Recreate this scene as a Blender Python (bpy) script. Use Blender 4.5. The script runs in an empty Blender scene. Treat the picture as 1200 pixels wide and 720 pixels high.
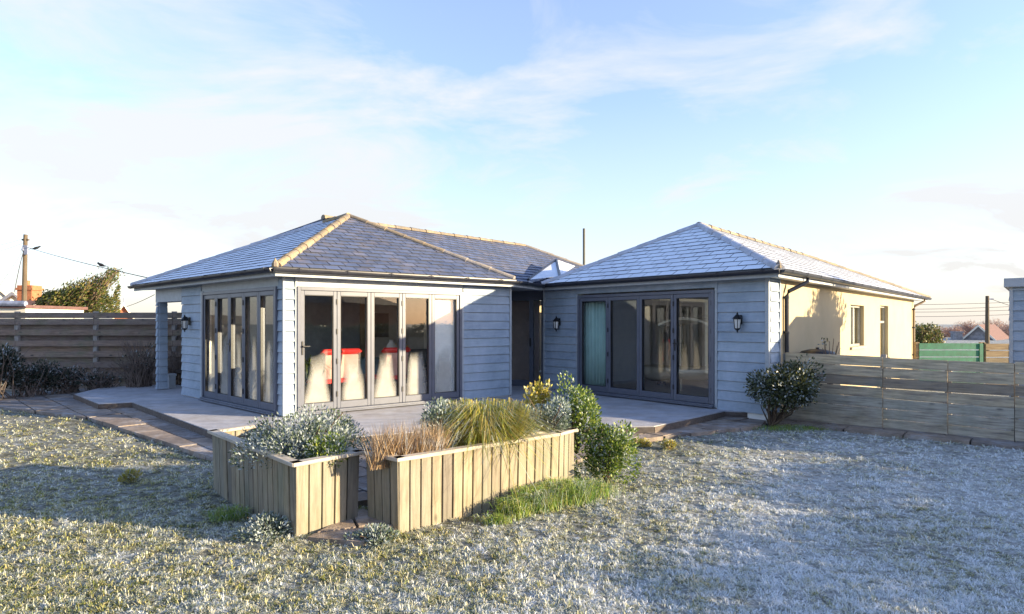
import bpy, math, random
import numpy as np
from mathutils import Vector, Matrix
random.seed(7); rng = np.random.default_rng(11)
C = bpy.context.scene.collection
F, HOR, CAMZ, DK = 720.0, 378.0, 1.67, 0.15      # focal length (px of the 1200 px photo), horizon row, eye height, deck height

# ------------------------------------------------------------------ materials
def newmat(name):
    m = bpy.data.materials.new(name); m.use_nodes = True
    nt = m.node_tree; b = nt.nodes['Principled BSDF']
    return m, nt, b
def N(nt, t, **kw):
    n = nt.nodes.new(t)
    for k, v in kw.items():
        if k in n.inputs: n.inputs[k].default_value = v
        else: setattr(n, k, v)
    return n
def ramp(nt, src, stops):
    r = nt.nodes.new('ShaderNodeValToRGB'); e = r.color_ramp.elements
    while len(e) < len(stops): e.new(0.5)
    for i, (p, c) in enumerate(stops):
        e[i].position = p; e[i].color = (c, c, c, 1) if not hasattr(c, '__len__') else (*c, 1)
    nt.links.new(src, r.inputs[0]); return r.outputs[0]
def mix(nt, fac, a, b, mode='MIX'):
    m = nt.nodes.new('ShaderNodeMix'); m.data_type = 'RGBA'; m.blend_type = mode
    for s, v in ((m.inputs[0], fac), (m.inputs[6], a), (m.inputs[7], b)):
        if hasattr(v, 'links'): nt.links.new(v, s)
        elif hasattr(v, '__len__'): s.default_value = (*v, 1)
        else: s.default_value = v
    return m.outputs[2]
def coords(nt, kind='Object', scale=(1, 1, 1)):
    if kind == 'World':
        g = nt.nodes.new('ShaderNodeNewGeometry'); src = g.outputs['Position']
    else:
        t = nt.nodes.new('ShaderNodeTexCoord'); src = t.outputs[kind]
    mp = nt.nodes.new('ShaderNodeMapping'); mp.inputs['Scale'].default_value = scale
    nt.links.new(src, mp.inputs[0]); return mp.outputs[0]
def noise(nt, vec, scale, detail=4, rough=0.55, out=0):
    n = N(nt, 'ShaderNodeTexNoise', Scale=scale, Detail=detail, Roughness=rough)
    nt.links.new(vec, n.inputs['Vector']); return n.outputs[out]
def isl(nt):
    return nt.nodes.new('ShaderNodeNewGeometry').outputs['Random Per Island']
def bump(nt, b, h, strength=0.4, dist=0.01):
    n = N(nt, 'ShaderNodeBump', Strength=strength, Distance=dist)
    nt.links.new(h, n.inputs['Height']); nt.links.new(n.outputs[0], b.inputs['Normal'])
def plain(name, col, rough=0.6, metal=0.0, var=0.12, scale=6, bmp=0.15, spec=0.5):
    m, nt, b = newmat(name)
    v = coords(nt, 'Object'); n = noise(nt, v, scale, 5, .6)
    lo = tuple(c * (1 - var) for c in col); hi = tuple(min(1, c * (1 + var)) for c in col)
    nt.links.new(ramp(nt, n, [(.3, lo), (.7, hi)]), b.inputs['Base Color'])
    b.inputs['Roughness'].default_value = rough; b.inputs['Metallic'].default_value = metal
    b.inputs['Specular IOR Level'].default_value = spec
    if bmp: bump(nt, b, noise(nt, v, scale * 12, 3), bmp, .004)
    return m
def wood(name, cols, frost=0.0, axis='x', rough=.8, green=0.0, knots=True, tints=((.62, .62, .66), (.95, .92, .86), (1.15, 1.1, 1.0), (.8, .86, .9))):
    """cols: dark, mid, light; one tint per board, grain along the board, frost as pale crust, green algae in patches"""
    m, nt, b = newmat(name)
    sc = {'x': (1.2, 14, 14), 'z': (14, 14, 1.2), 'y': (14, 1.2, 14)}[axis]
    v = coords(nt, 'Object', sc); i = isl(nt)
    off = N(nt, 'ShaderNodeVectorMath', operation='ADD'); cx = N(nt, 'ShaderNodeCombineXYZ')
    mu = N(nt, 'ShaderNodeMath', operation='MULTIPLY'); mu.inputs[1].default_value = 57; nt.links.new(i, mu.inputs[0])
    for k in range(3): nt.links.new(mu.outputs[0], cx.inputs[k])
    nt.links.new(v, off.inputs[0]); nt.links.new(cx.outputs[0], off.inputs[1]); v = off.outputs[0]
    g = noise(nt, v, 2.2, 7, .65)
    col = ramp(nt, g, [(.28, cols[0]), (.5, cols[1]), (.75, cols[2])])
    tint = ramp(nt, i, list(zip((0, .35, .7, 1), tints)))
    col = mix(nt, 1.0, col, tint, 'MULTIPLY')
    vo = coords(nt, 'Object')
    if knots:
        w = N(nt, 'ShaderNodeTexVoronoi', Scale=1.0)
        nt.links.new(coords(nt, 'Object', {'x': (2.2, 5, 5), 'z': (5, 5, 2.2), 'y': (5, 2.2, 5)}[axis]), w.inputs['Vector'])
        col = mix(nt, ramp(nt, w.outputs['Distance'], [(.05, 1.0), (.13, 0.0)]), col, tuple(c * .35 for c in cols[0]))
    if green:
        col = mix(nt, ramp(nt, noise(nt, vo, 2.3, 5, .6), [(.48, 0.0), (.68, green)]), col, (.09, .115, .03))
    if frost:
        f = noise(nt, vo, 3.0, 6, .7)
        col = mix(nt, ramp(nt, f, [(.35, frost * .45), (.65, frost)]), col, (.66, .70, .80))
    nt.links.new(col, b.inputs['Base Color']); b.inputs['Roughness'].default_value = rough
    b.inputs['Specular IOR Level'].default_value = .25
    bump(nt, b, g, .5, .006); return m

M = {}
def siding(name, frost):
    m, nt, b = newmat(name)
    v = coords(nt, 'Object', (1.0, 9, 9)); g = noise(nt, v, 5, 6, .65)
    i = isl(nt)
    col = ramp(nt, g, [(.3, (.195, .26, .335)), (.7, (.275, .345, .425))])
    col = mix(nt, 1.0, col, ramp(nt, i, [(0, (.88, .9, .94)), (1, (1.08, 1.06, 1.02))]), 'MULTIPLY')
    vo = coords(nt, 'Object')
    f = noise(nt, vo, 1.7, 6, .7)
    col = mix(nt, ramp(nt, f, [(.38, 0.0), (.68, frost)]), col, (.50, .56, .66))
    col = mix(nt, ramp(nt, noise(nt, coords(nt, 'Object', (7, 7, .8)), 3, 5, .6), [(.55, 0.0), (.8, .35)]), col, (.30, .33, .36))
    nt.links.new(col, b.inputs['Base Color']); b.inputs['Roughness'].default_value = .62
    bump(nt, b, g, .45, .006); return m
M['siding'] = siding('painted_weatherboard', .55)
M['trim'] = plain('painted_trim', (.37, .40, .43), .55, var=.1, scale=9)
M['frame'] = plain('powder_coated_frame', (.105, .115, .15), .38, var=.12, scale=4, bmp=.03)
M['gutter'] = plain('black_gutter_plastic', (.022, .024, .034), .3, var=.3, scale=5, bmp=.05)
M['lead'] = plain('lead_flashing', (.20, .23, .32), .5, var=.3, scale=5)
M['render'] = plain('cream_render', (.46, .375, .235), .9, var=.07, scale=1.6, bmp=.5)
M['inner'] = plain('inner_plaster', (.80, .78, .74), .9, var=.05)
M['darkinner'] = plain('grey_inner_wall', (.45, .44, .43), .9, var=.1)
M['floor_in'] = plain('inner_floor', (.38, .30, .23), .4, var=.2)
M['black'] = plain('black_iron', (.012, .012, .014), .4, var=.3, scale=20)
M['lampglass'] = plain('frosted_lamp_glass', (.62, .62, .60), .25, var=.05)
M['red'] = plain('red_leather', (.62, .03, .025), .35, var=.1)
M['redcover'] = plain('pale_pink_fabric', (.58, .36, .31), .9, var=.1)
M['cream'] = plain('cream_fabric', (.66, .60, .47), .8, var=.08)
M['teal'] = plain('teal_curtain_fabric', (.42, .62, .57), .85, var=.1, scale=3)
M['blind'] = plain('white_blind', (.80, .80, .77), .8, var=.03)
M['tablewood'] = plain('dark_table', (.05, .04, .035), .4, var=.3)
M['throw'] = plain('teal_throw', (.12, .2, .22), .9)
M['yellow'] = plain('yellow_petals', (.7, .45, .03), .7)
M['greenpaint'] = plain('green_fence_paint', (.016, .15, .085), .55, var=.3, scale=6)
M['stone'] = plain('far_stone_wall', (.27, .26, .27), .95, var=.35, scale=5, bmp=.4)
M['brick_orange'] = plain('orange_brick', (.34, .13, .06), .9, var=.25, scale=8)
M['tile_orange'] = plain('orange_clay_tiles', (.33, .14, .08), .9, var=.25, scale=7)
M['tile_dark'] = plain('dark_clay_tiles', (.13, .07, .065), .9, var=.25, scale=7)
M['whitewall'] = plain('pale_wall', (.72, .68, .58), .9, var=.06, scale=3)
M['bird'] = plain('bird_feathers', (.012, .012, .014), .7, var=.2, scale=20)
M['wire'] = plain('cable_sheath', (.05, .05, .055), .7, var=.1)
M['soil'] = plain('planter_soil', (.045, .032, .022), .95, var=.5, scale=25, bmp=.6)
M['fence'] = wood('weathered_fence_wood', ((.12, .085, .055), (.38, .31, .21), (.60, .51, .37)), frost=.16, green=.3, tints=((.6, .52, .42), (1.05, .98, .84), (1.3, 1.2, 1.0), (.82, .9, 1.0)))
M['fencepost'] = wood('weathered_post_wood', ((.12, .10, .09), (.24, .21, .18), (.34, .31, .27)), frost=.2, axis='z')
M['fence_left'] = wood('brown_fence_wood', ((.09, .06, .045), (.19, .13, .095), (.28, .205, .155)), frost=.10, green=.45)
M['goldfence'] = wood('tan_fence_wood', ((.14, .10, .06), (.25, .19, .12), (.34, .27, .18)), frost=.0)
M['planter'] = wood('planter_timber', ((.15, .12, .08), (.27, .23, .165), (.37, .325, .24)), axis='z', green=.28, frost=.05)
M['rim'] = wood('planter_rim_timber', ((.3, .25, .19), (.45, .38, .29), (.6, .52, .42)), axis='x', frost=.12)
M['pole'] = wood('pole_wood', ((.05, .04, .03), (.10, .08, .06), (.15, .12, .09)), axis='z', knots=False)
M['deck'] = wood('deck_boards', ((.12, .10, .085), (.24, .21, .19), (.36, .33, .30)), frost=.5, rough=.6, knots=False)
M['deckside'] = wood('deck_edge_wood', ((.05, .035, .025), (.11, .08, .06), (.17, .13, .1)), frost=.06)
M['shed'] = siding('painted_shed_boards', .35)
M['bark'] = wood('bark', ((.05, .035, .025), (.12, .085, .06), (.2, .15, .11)), axis='z', knots=False)
M['twig'] = plain('bare_twigs', (.16, .11, .08), .9, var=.3)
M['pinktwig'] = plain('reddish_bare_twigs', (.36, .23, .2), .9, var=.3)

def slate(name, frost, base=(.085, .105, .175), moss=.0):
    m, nt, b = newmat(name)
    i = isl(nt); vo = coords(nt, 'World')
    col = ramp(nt, i, [(0, tuple(c * .7 for c in base)), (.5, base), (1, tuple(min(1, c * 1.45) for c in base))])
    n = noise(nt, vo, 7, 6, .65)
    col = mix(nt, ramp(nt, n, [(.4, 0.0), (.75, .6)]), col, tuple(c * 1.8 for c in base))
    if moss:
        col = mix(nt, ramp(nt, noise(nt, vo, 2.4, 6, .75), [(.5, 0.0), (.7, moss)]), col, (.30, .20, .09))
    if frost:
        f = N(nt, 'ShaderNodeMath', operation='ADD'); nt.links.new(noise(nt, vo, 1.3, 6, .7), f.inputs[0])
        s = N(nt, 'ShaderNodeMath', operation='MULTIPLY'); nt.links.new(i, s.inputs[0]); s.inputs[1].default_value = .10
        nt.links.new(s.outputs[0], f.inputs[1])
        col = mix(nt, ramp(nt, f.outputs[0], [(.36, frost * (.3 + .55 * frost)), (.60, frost)]), col, (.78, .83, .90))
    nt.links.new(col, b.inputs['Base Color']); b.inputs['Roughness'].default_value = .42 if frost < .3 else .7
    bump(nt, b, noise(nt, vo, 30, 4), .3, .006); return m
M['slate'] = slate('blue_slate', .05, base=(.045, .062, .125), moss=.4)
M['slateedge'] = plain('slate_edge', (.03, .035, .05), .8)
M['slatefrost'] = slate('heavily_frosted_slate', .93)
M['slatemid'] = slate('partly_frosted_slate', .62, moss=.15)
def ridge(name, frost, lichen):
    m, nt, b = newmat(name); vo = coords(nt, 'World'); i = isl(nt)
    col = ramp(nt, noise(nt, vo, 14, 5, .7), [(.3, (.12, .10, .08)), (.7, (.28, .23, .17))])
    col = mix(nt, ramp(nt, noise(nt, vo, 6, 6, .75), [(.40, 0.0), (.60, lichen)]), col, (.34, .24, .08))
    col = mix(nt, 1.0, col, ramp(nt, i, [(0, (.6, .6, .6)), (1, (1.25, 1.2, 1.15))]), 'MULTIPLY')
    col = mix(nt, ramp(nt, noise(nt, vo, 3, 5, .7), [(.35, frost * .6), (.6, frost)]), col, (.50, .55, .66))
    nt.links.new(col, b.inputs['Base Color']); b.inputs['Roughness'].default_value = .85
    bump(nt, b, noise(nt, vo, 40, 4), .6, .01); return m
M['ridge_lichen'] = ridge('lichened_ridge_clay', .08, .95)
M['ridge_plain'] = ridge('brown_ridge_clay', .22, .45)
M['ridge_brown'] = ridge('weathered_ridge_clay', .06, .45)
M['ridge_frost'] = ridge('frosted_ridge_clay', .85, .15)

def leafmat(name, cols, frost, rough=.5, trans=.25, frostcol=(.56, .62, .66), spec=.4):
    m, nt, b = newmat(name); i = isl(nt)
    st = [(k / (len(cols) - 1), c) for k, c in enumerate(cols)]
    col = ramp(nt, i, st)
    if frost:
        h = N(nt, 'ShaderNodeMath', operation='FRACT'); mu = N(nt, 'ShaderNodeMath', operation='MULTIPLY'); mu.inputs[1].default_value = 37.7
        nt.links.new(i, mu.inputs[0]); nt.links.new(mu.outputs[0], h.inputs[0])
        ad = N(nt, 'ShaderNodeMath', operation='ADD'); s = N(nt, 'ShaderNodeMath', operation='MULTIPLY'); s.inputs[1].default_value = .5
        nt.links.new(h.outputs[0], s.inputs[0]); nt.links.new(s.outputs[0], ad.inputs[0])
        nt.links.new(noise(nt, coords(nt, 'World'), 5, 4, .6), ad.inputs[1])
        col = mix(nt, ramp(nt, ad.outputs[0], [(max(0, .95 - frost * .6), 0.0), (min(1, 1.25 - frost * .6), .7)]), col, frostcol)
    nt.links.new(col, b.inputs['Base Color']); b.inputs['Roughness'].default_value = rough
    b.inputs['Specular IOR Level'].default_value = spec
    t = nt.nodes.new('ShaderNodeBsdfTranslucent'); nt.links.new(col, t.inputs[0])
    ms = nt.nodes.new('ShaderNodeMixShader'); ms.inputs[0].default_value = trans
    nt.links.new(b.outputs[0], ms.inputs[1]); nt.links.new(t.outputs[0], ms.inputs[2])
    nt.links.new(ms.outputs[0], nt.nodes['Material Output'].inputs[0]); return m
M['leaf_frost'] = leafmat('frosted_grey_green_leaves', [(.03, .05, .035), (.07, .11, .05), (.13, .17, .07)], .55)
M['leaf_sage'] = leafmat('frosted_sage_leaves', [(.05, .08, .06), (.12, .17, .12), (.2, .25, .15)], .55)
M['leaf_green'] = leafmat('fresh_green_leaves', [(.05, .10, .02), (.12, .2, .03), (.36, .40, .07)], .08)
M['leaf_yellow'] = leafmat('yellow_green_leaves', [(.26, .26, .03), (.42, .38, .06), (.5, .36, .08)], .2)
M['leaf_dark'] = leafmat('glossy_dark_leaves', [(.012, .02, .012), (.03, .045, .018), (.07, .085, .025), (.15, .14, .05)], .16, rough=.28, trans=.1)
M['leaf_dry'] = leafmat('dry_lavender_stalks', [(.2, .12, .06), (.36, .24, .13), (.5, .37, .22)], .25)
M['leaf_strap'] = leafmat('golden_strap_leaves', [(.15, .22, .03), (.42, .42, .06), (.60, .52, .12), (.5, .36, .12)], .2)
M['leaf_wild'] = leafmat('dark_border_leaves', [(.012, .02, .014), (.03, .045, .03), (.07, .08, .05)], .12)
M['leaf_tree'] = leafmat('windblown_tree_leaves', [(.035, .055, .015), (.08, .12, .025), (.18, .18, .04), (.24, .16, .07)], 0)
M['leaf_hedge'] = leafmat('hedge_leaves', [(.03, .045, .015), (.07, .10, .03), (.16, .15, .05)], .15)
M['leaf_pink'] = leafmat('bare_reddish_twig_tips', [(.30, .17, .13), (.42, .27, .22), (.36, .28, .2)], 0)
M['blade_green'] = leafmat('fresh_grass_blades', [(.08, .18, .03), (.22, .38, .05), (.42, .5, .10), (.5, .46, .18)], .26, trans=.35)

# frosted lawn: straw, olive and green blades under rime
def lawnmat(name, blades):
    m, nt, b = newmat(name); i = isl(nt); w = coords(nt, 'World')
    big = noise(nt, w, .75, 5, .65); mid = noise(nt, w, 4.5, 5, .7); fine = noise(nt, w, 26, 4, .7)
    if blades:
        col = ramp(nt, i, [(0, (.08, .11, .025)), (.3, (.24, .28, .05)), (.6, (.46, .42, .12)), (1, (.60, .50, .22))])
    else:
        col = ramp(nt, fine, [(.3, (.03, .03, .015)), (.7, (.11, .105, .05))])
    col = mix(nt, ramp(nt, mid, [(.52, 0.0), (.7, .6)]), col, (.15, .22, .04) if blades else (.05, .075, .02))
    a = N(nt, 'ShaderNodeMath', operation='MULTIPLY_ADD'); nt.links.new(big, a.inputs[0]); a.inputs[1].default_value = .5
    s = N(nt, 'ShaderNodeMath', operation='MULTIPLY'); s.inputs[1].default_value = .75
    nt.links.new(mid, s.inputs[0]); nt.links.new(s.outputs[0], a.inputs[2])
    a2 = N(nt, 'ShaderNodeMath', operation='MULTIPLY_ADD'); a2.inputs[1].default_value = .26
    if blades:
        h = N(nt, 'ShaderNodeMath', operation='FRACT'); mu = N(nt, 'ShaderNodeMath', operation='MULTIPLY'); mu.inputs[1].default_value = 37.7
        nt.links.new(i, mu.inputs[0]); nt.links.new(mu.outputs[0], h.inputs[0]); nt.links.new(h.outputs[0], a2.inputs[0])
    else: nt.links.new(fine, a2.inputs[0])
    q = nt.nodes.new('ShaderNodeSeparateXYZ'); nt.links.new(w, q.inputs[0])
    def mm(op, x, y, z=None):
        n_ = N(nt, 'ShaderNodeMath', operation=op)
        for k_, v_ in enumerate((x, y, z)):
            if v_ is None: continue
            if hasattr(v_, 'links'): nt.links.new(v_, n_.inputs[k_])
            else: n_.inputs[k_].default_value = v_
        return n_.outputs[0]
    sd = mm('SUBTRACT', mm('ADD', q.outputs[0], .2), mm('MULTIPLY', mm('SUBTRACT', q.outputs[1], 3.5), .68))   # thawed side of the shadow edge; thinner frost also paints the sunlit turf warmer
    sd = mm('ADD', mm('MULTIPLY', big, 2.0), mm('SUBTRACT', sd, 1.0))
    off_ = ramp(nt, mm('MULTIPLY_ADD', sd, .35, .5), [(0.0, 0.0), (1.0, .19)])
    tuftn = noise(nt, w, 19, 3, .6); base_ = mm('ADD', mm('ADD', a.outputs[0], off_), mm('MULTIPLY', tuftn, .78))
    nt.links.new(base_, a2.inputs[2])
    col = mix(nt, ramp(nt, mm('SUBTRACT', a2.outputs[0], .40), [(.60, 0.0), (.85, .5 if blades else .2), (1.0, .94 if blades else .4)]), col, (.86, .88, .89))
    nt.links.new(col, b.inputs['Base Color']); b.inputs['Roughness'].default_value = .7
    b.inputs['Specular IOR Level'].default_value = .25
    if blades:
        t = nt.nodes.new('ShaderNodeBsdfTranslucent'); nt.links.new(col, t.inputs[0])
        ms = nt.nodes.new('ShaderNodeMixShader'); ms.inputs[0].default_value = .25
        nt.links.new(b.outputs[0], ms.inputs[1]); nt.links.new(t.outputs[0], ms.inputs[2])
        nt.links.new(ms.outputs[0], nt.nodes['Material Output'].inputs[0])
    else: bump(nt, b, fine, .8, .03)
    return m
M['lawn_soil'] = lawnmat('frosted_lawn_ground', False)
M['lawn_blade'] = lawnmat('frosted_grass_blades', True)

def paving():
    m, nt, b = newmat('stone_paving'); w = coords(nt, 'World'); i = isl(nt)
    col = ramp(nt, noise(nt, w, 4, 6, .7), [(.3, (.12, .10, .085)), (.7, (.30, .26, .225))])
    col = mix(nt, 1.0, col, ramp(nt, i, [(0, (.7, .7, .74)), (.5, (1.1, 1, .92)), (1, (1.3, 1.2, 1.1))]), 'MULTIPLY')
    col = mix(nt, ramp(nt, noise(nt, w, 2.2, 6, .75), [(.5, 0.0), (.72, .55)]), col, (.5, .52, .56))
    nt.links.new(col, b.inputs['Base Color']); b.inputs['Roughness'].default_value = .75
    bump(nt, b, noise(nt, w, 18, 5), .6, .02); return m
M['paving'] = paving()

def glassmat(name, fog, cell, zmax=1.0):
    """thin window glass; fog = how much condensation dries in cone shaped patches low on the pane"""
    m, nt, b = newmat(name); nt.nodes.remove(b)
    tr = N(nt, 'ShaderNodeBsdfTransparent'); tr.inputs[0].default_value = (.97, .98, .98, 1)
    gl = N(nt, 'ShaderNodeBsdfGlossy', Roughness=.006); fr = N(nt, 'ShaderNodeFresnel', IOR=2.1)
    m1 = nt.nodes.new('ShaderNodeMixShader'); ge = nt.nodes.new('ShaderNodeNewGeometry')   # the pane mirrors on its entering face only
    bf = N(nt, 'ShaderNodeMath', operation='SUBTRACT'); bf.inputs[0].default_value = 1.0; nt.links.new(ge.outputs['Backfacing'], bf.inputs[1])
    fm = N(nt, 'ShaderNodeMath', operation='MULTIPLY'); nt.links.new(fr.outputs[0], fm.inputs[0]); nt.links.new(bf.outputs[0], fm.inputs[1]); nt.links.new(fm.outputs[0], m1.inputs[0])
    nt.links.new(tr.outputs[0], m1.inputs[1]); nt.links.new(gl.outputs[0], m1.inputs[2]); out = m1.outputs[0]
    if fog:
        v = coords(nt, 'Object'); sp = N(nt, 'ShaderNodeSeparateXYZ'); oi = nt.nodes.new('ShaderNodeObjectInfo'); nt.links.new(v, sp.inputs[0])
        def mth(op, a, bb, c=None):
            n = N(nt, 'ShaderNodeMath', operation=op)
            for k, q in enumerate((a, bb, c)):
                if q is None: continue
                if hasattr(q, 'links'): nt.links.new(q, n.inputs[k])
                else: n.inputs[k].default_value = q
            return n.outputs[0]
        ax = mth('ABSOLUTE', sp.outputs[0], 0)
        va = N(nt, 'ShaderNodeVectorMath', operation='ADD'); nt.links.new(v, va.inputs[0]); cb = N(nt, 'ShaderNodeCombineXYZ'); rr_ = mth('MULTIPLY', oi.outputs['Random'], 40.0)
        for k in range(3): nt.links.new(rr_, cb.inputs[k])
        nt.links.new(cb.outputs[0], va.inputs[1]); ns = noise(nt, va.outputs[0], 1.7, 1, .5)
        # cone: half width shrinks with height above the pane's foot (object origin is the pane's centre)
        hz = mth('ADD', sp.outputs[2], .98)                    # height above the foot
        hw = mth('MULTIPLY_ADD', hz, -.16, cell)
        hw = mth('ADD', hw, mth('MULTIPLY_ADD', ns, .22, -.11))
        edge = mth('DIVIDE', mth('SUBTRACT', hw, ax), .12)
        top = mth('DIVIDE', mth('SUBTRACT', mth('MULTIPLY_ADD', ns, .5, zmax), hz), .3)
        k = mth('MINIMUM', edge, top)
        cl = N(nt, 'ShaderNodeClamp'); nt.links.new(k, cl.inputs[0])
        fac = mth('MULTIPLY', cl.outputs[0], fog)
        fac = mth('MULTIPLY', fac, mth('MULTIPLY_ADD', noise(nt, va.outputs[0], 5, 5, .65), .8, .55))
        df = N(nt, 'ShaderNodeBsdfDiffuse'); df.inputs[0].default_value = (.58, .57, .53, 1)
        tl = N(nt, 'ShaderNodeBsdfTranslucent'); tl.inputs[0].default_value = (.72, .72, .70, 1)
        md = nt.nodes.new('ShaderNodeMixShader'); md.inputs[0].default_value = .35
        nt.links.new(df.outputs[0], md.inputs[1]); nt.links.new(tl.outputs[0], md.inputs[2])
        m2 = nt.nodes.new('ShaderNodeMixShader'); nt.links.new(fac, m2.inputs[0])
        nt.links.new(out, m2.inputs[1]); nt.links.new(md.outputs[0], m2.inputs[2]); out = m2.outputs[0]
    nt.links.new(out, nt.nodes['Material Output'].inputs[0]); return m
M['glass'] = glassmat('clear_glass', 0, 0)
M['glassfog'] = glassmat('glass_with_condensation', .62, .27, .62)
M['glassfogA'] = glassmat('glass_with_tall_condensation', .5, .27, .9)

# ------------------------------------------------------------------ mesh helpers
class MB:
    def __init__(s): s.v = []; s.f = []
    def poly(s, pts):
        n = len(s.v); s.v += [tuple(p) for p in pts]; s.f.append(tuple(range(n, n + len(pts)))); return s
    def hexa(s, p):   # 8 points: bottom 4, top 4 (counter-clockwise)
        n = len(s.v); s.v += [tuple(q) for q in p]
        for f in ((3, 2, 1, 0), (4, 5, 6, 7), (0, 1, 5, 4), (1, 2, 6, 5), (2, 3, 7, 6), (3, 0, 4, 7)):
            s.f.append(tuple(n + k for k in f))
        return s
    def box(s, x0, x1, y0, y1, z0, z1):
        return s.hexa([(x0, y0, z0), (x1, y0, z0), (x1, y1, z0), (x0, y1, z0), (x0, y0, z1), (x1, y0, z1), (x1, y1, z1), (x0, y1, z1)])
    def prism(s, pts, z0, z1):
        n = len(s.v); k = len(pts)
        s.v += [(p[0], p[1], z0) for p in pts] + [(p[0], p[1], z1) for p in pts]
        s.f.append(tuple(n + i for i in reversed(range(k)))); s.f.append(tuple(n + k + i for i in range(k)))
        for i in range(k): j = (i + 1) % k; s.f.append((n + i, n + j, n + k + j, n + k + i))
        return s
    def slab(s, a, b, th, z0a, z1a, z0b=None, z1b=None):
        """upright board between plan points a and b, th thick, heights may differ at the two ends"""
        z0b = z0a if z0b is None else z0b; z1b = z1a if z1b is None else z1b
        d = Vector((b[0] - a[0], b[1] - a[1])).normalized(); n = Vector((-d.y, d.x)) * th / 2
        return s.hexa([(a[0] - n.x, a[1] - n.y, z0a), (b[0] - n.x, b[1] - n.y, z0b), (b[0] + n.x, b[1] + n.y, z0b), (a[0] + n.x, a[1] + n.y, z0a),
                       (a[0] - n.x, a[1] - n.y, z1a), (b[0] - n.x, b[1] - n.y, z1b), (b[0] + n.x, b[1] + n.y, z1b), (a[0] + n.x, a[1] + n.y, z1a)])
    def tube(s, pts, r, sides=8, caps=True):
        pts = [Vector(p) for p in pts]; rs = r if hasattr(r, '__len__') else [r] * len(pts); base = len(s.v)
        for i, p in enumerate(pts):
            t = (pts[min(i + 1, len(pts) - 1)] - pts[max(i - 1, 0)]).normalized()
            a = t.orthogonal().normalized() if abs(t.z) > .95 else t.cross(Vector((0, 0, 1))).normalized(); b = t.cross(a)
            for k in range(sides):
                an = 2 * math.pi * k / sides; q = p + (a * math.cos(an) + b * math.sin(an)) * rs[i]; s.v.append(tuple(q))
        for i in range(len(pts) - 1):
            for k in range(sides):
                j = (k + 1) % sides; o = base + i * sides
                s.f.append((o + k, o + sides + k, o + sides + j, o + j))
        if caps:
            s.f.append(tuple(base + k for k in range(sides))); o = base + (len(pts) - 1) * sides
            s.f.append(tuple(o + k for k in reversed(range(sides))))
        return s
    def lathe(s, prof, c=(0, 0, 0), sides=16):
        base = len(s.v)
        for r, z in prof:
            for k in range(sides):
                a = 2 * math.pi * k / sides; s.v.append((c[0] + r * math.cos(a), c[1] + r * math.sin(a), c[2] + z))
        for i in range(len(prof) - 1):
            for k in range(sides):
                j = (k + 1) % sides; o = base + i * sides; s.f.append((o + k, o + j, o + sides + j, o + sides + k))
        s.f.append(tuple(base + k for k in reversed(range(sides))))
        o = base + (len(prof) - 1) * sides; s.f.append(tuple(o + k for k in range(sides))); return s
    def build(s, name, mat, parent=None, o=(0, 0, 0), rz=0.0, bevel=0.0, smooth=False):
        return mk(name, s.v, s.f, mat, parent, o, rz, bevel, smooth)
def mk(name, v, f, mat, parent=None, o=(0, 0, 0), rz=0.0, bevel=0.0, smooth=False):
    a = np.array(v, dtype=float); c = (a.min(0) + a.max(0)) / 2
    if parent is None: c[2] = a[:, 2].min()
    a = a - c; me = bpy.data.meshes.new(name); me.from_pydata(a.tolist(), [], f); me.update()
    me.materials.append(mat if not isinstance(mat, str) else M[mat])
    if smooth: me.shade_smooth()
    ob = bpy.data.objects.new(name, me); C.objects.link(ob)
    w = Matrix.Translation(Vector(o)) @ Matrix.Rotation(rz, 4, 'Z') @ Matrix.Translation(Vector(c))
    if parent is not None:
        ob.parent = parent; ob.matrix_basis = wm(parent).inverted() @ w
    else: ob.matrix_basis = w
    if bevel:
        bv = ob.modifiers.new('bevel', 'BEVEL'); bv.width = bevel; bv.segments = 1; bv.limit_method = 'ANGLE'
    return ob
def wm(o): return (wm(o.parent) @ o.matrix_basis) if o.parent else o.matrix_basis.copy()
def tag(o, label=None, cat=None, group=None, kind=None):
    for k, v in (('label', label), ('category', cat), ('group', group), ('kind', kind)):
        if v: o[k] = v
    return o
def thing(name, loc, rz, label, cat, group=None):
    o = bpy.data.objects.new(name, None); o.empty_display_size = .2; C.objects.link(o)
    o.matrix_basis = Matrix.Translation(Vector(loc)) @ Matrix.Rotation(rz, 4, 'Z')
    return tag(o, label, cat, group)
def copy_tree(o, parent=None):
    c = o.copy(); C.objects.link(c)
    if parent is not None:
        c.parent = parent; c.matrix_basis = o.matrix_basis
    for ch in [x for x in C.objects if x.parent == o]: copy_tree(ch, c)
    return c
def at(x, y, Y):  # photo pixel + depth -> point
    return Vector(((x - 600) / F * Y, Y, CAMZ - (y - HOR) / F * Y))
def gnd(x, y, z=0.0):
    Y = (CAMZ - z) * F / (y - HOR); return Vector(((x - 600) / F * Y, Y, z))
class Fr:     # a wall's frame: x along the wall (left to right from outside), y into the building
    def __init__(s, p0, p1):
        s.p0 = Vector((p0[0], p0[1])); s.p1 = Vector((p1[0], p1[1])); d = s.p1 - s.p0; s.L = d.length; s.d = d / s.L
        s.n = Vector((s.d.y, -s.d.x)); s.rz = math.atan2(s.d.y, s.d.x); s.o = (s.p0.x, s.p0.y, 0)
    def u(s, px):
        k = (px - 600) / F; return (k * s.p0.y - s.p0.x) / (s.d.x - k * s.d.y)
    def pt(s, u, out=0, z=0): q = s.p0 + s.d * u + s.n * out; return Vector((q.x, q.y, z))
    def off(s, out): return Fr(s.p0 + s.n * out, s.p1 + s.n * out)
def isect(a, b):
    den = a.d.x * b.d.y - a.d.y * b.d.x; w = b.p0 - a.p0; t = (w.x * b.d.y - w.y * b.d.x) / den
    return a.p0 + a.d * t

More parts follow.
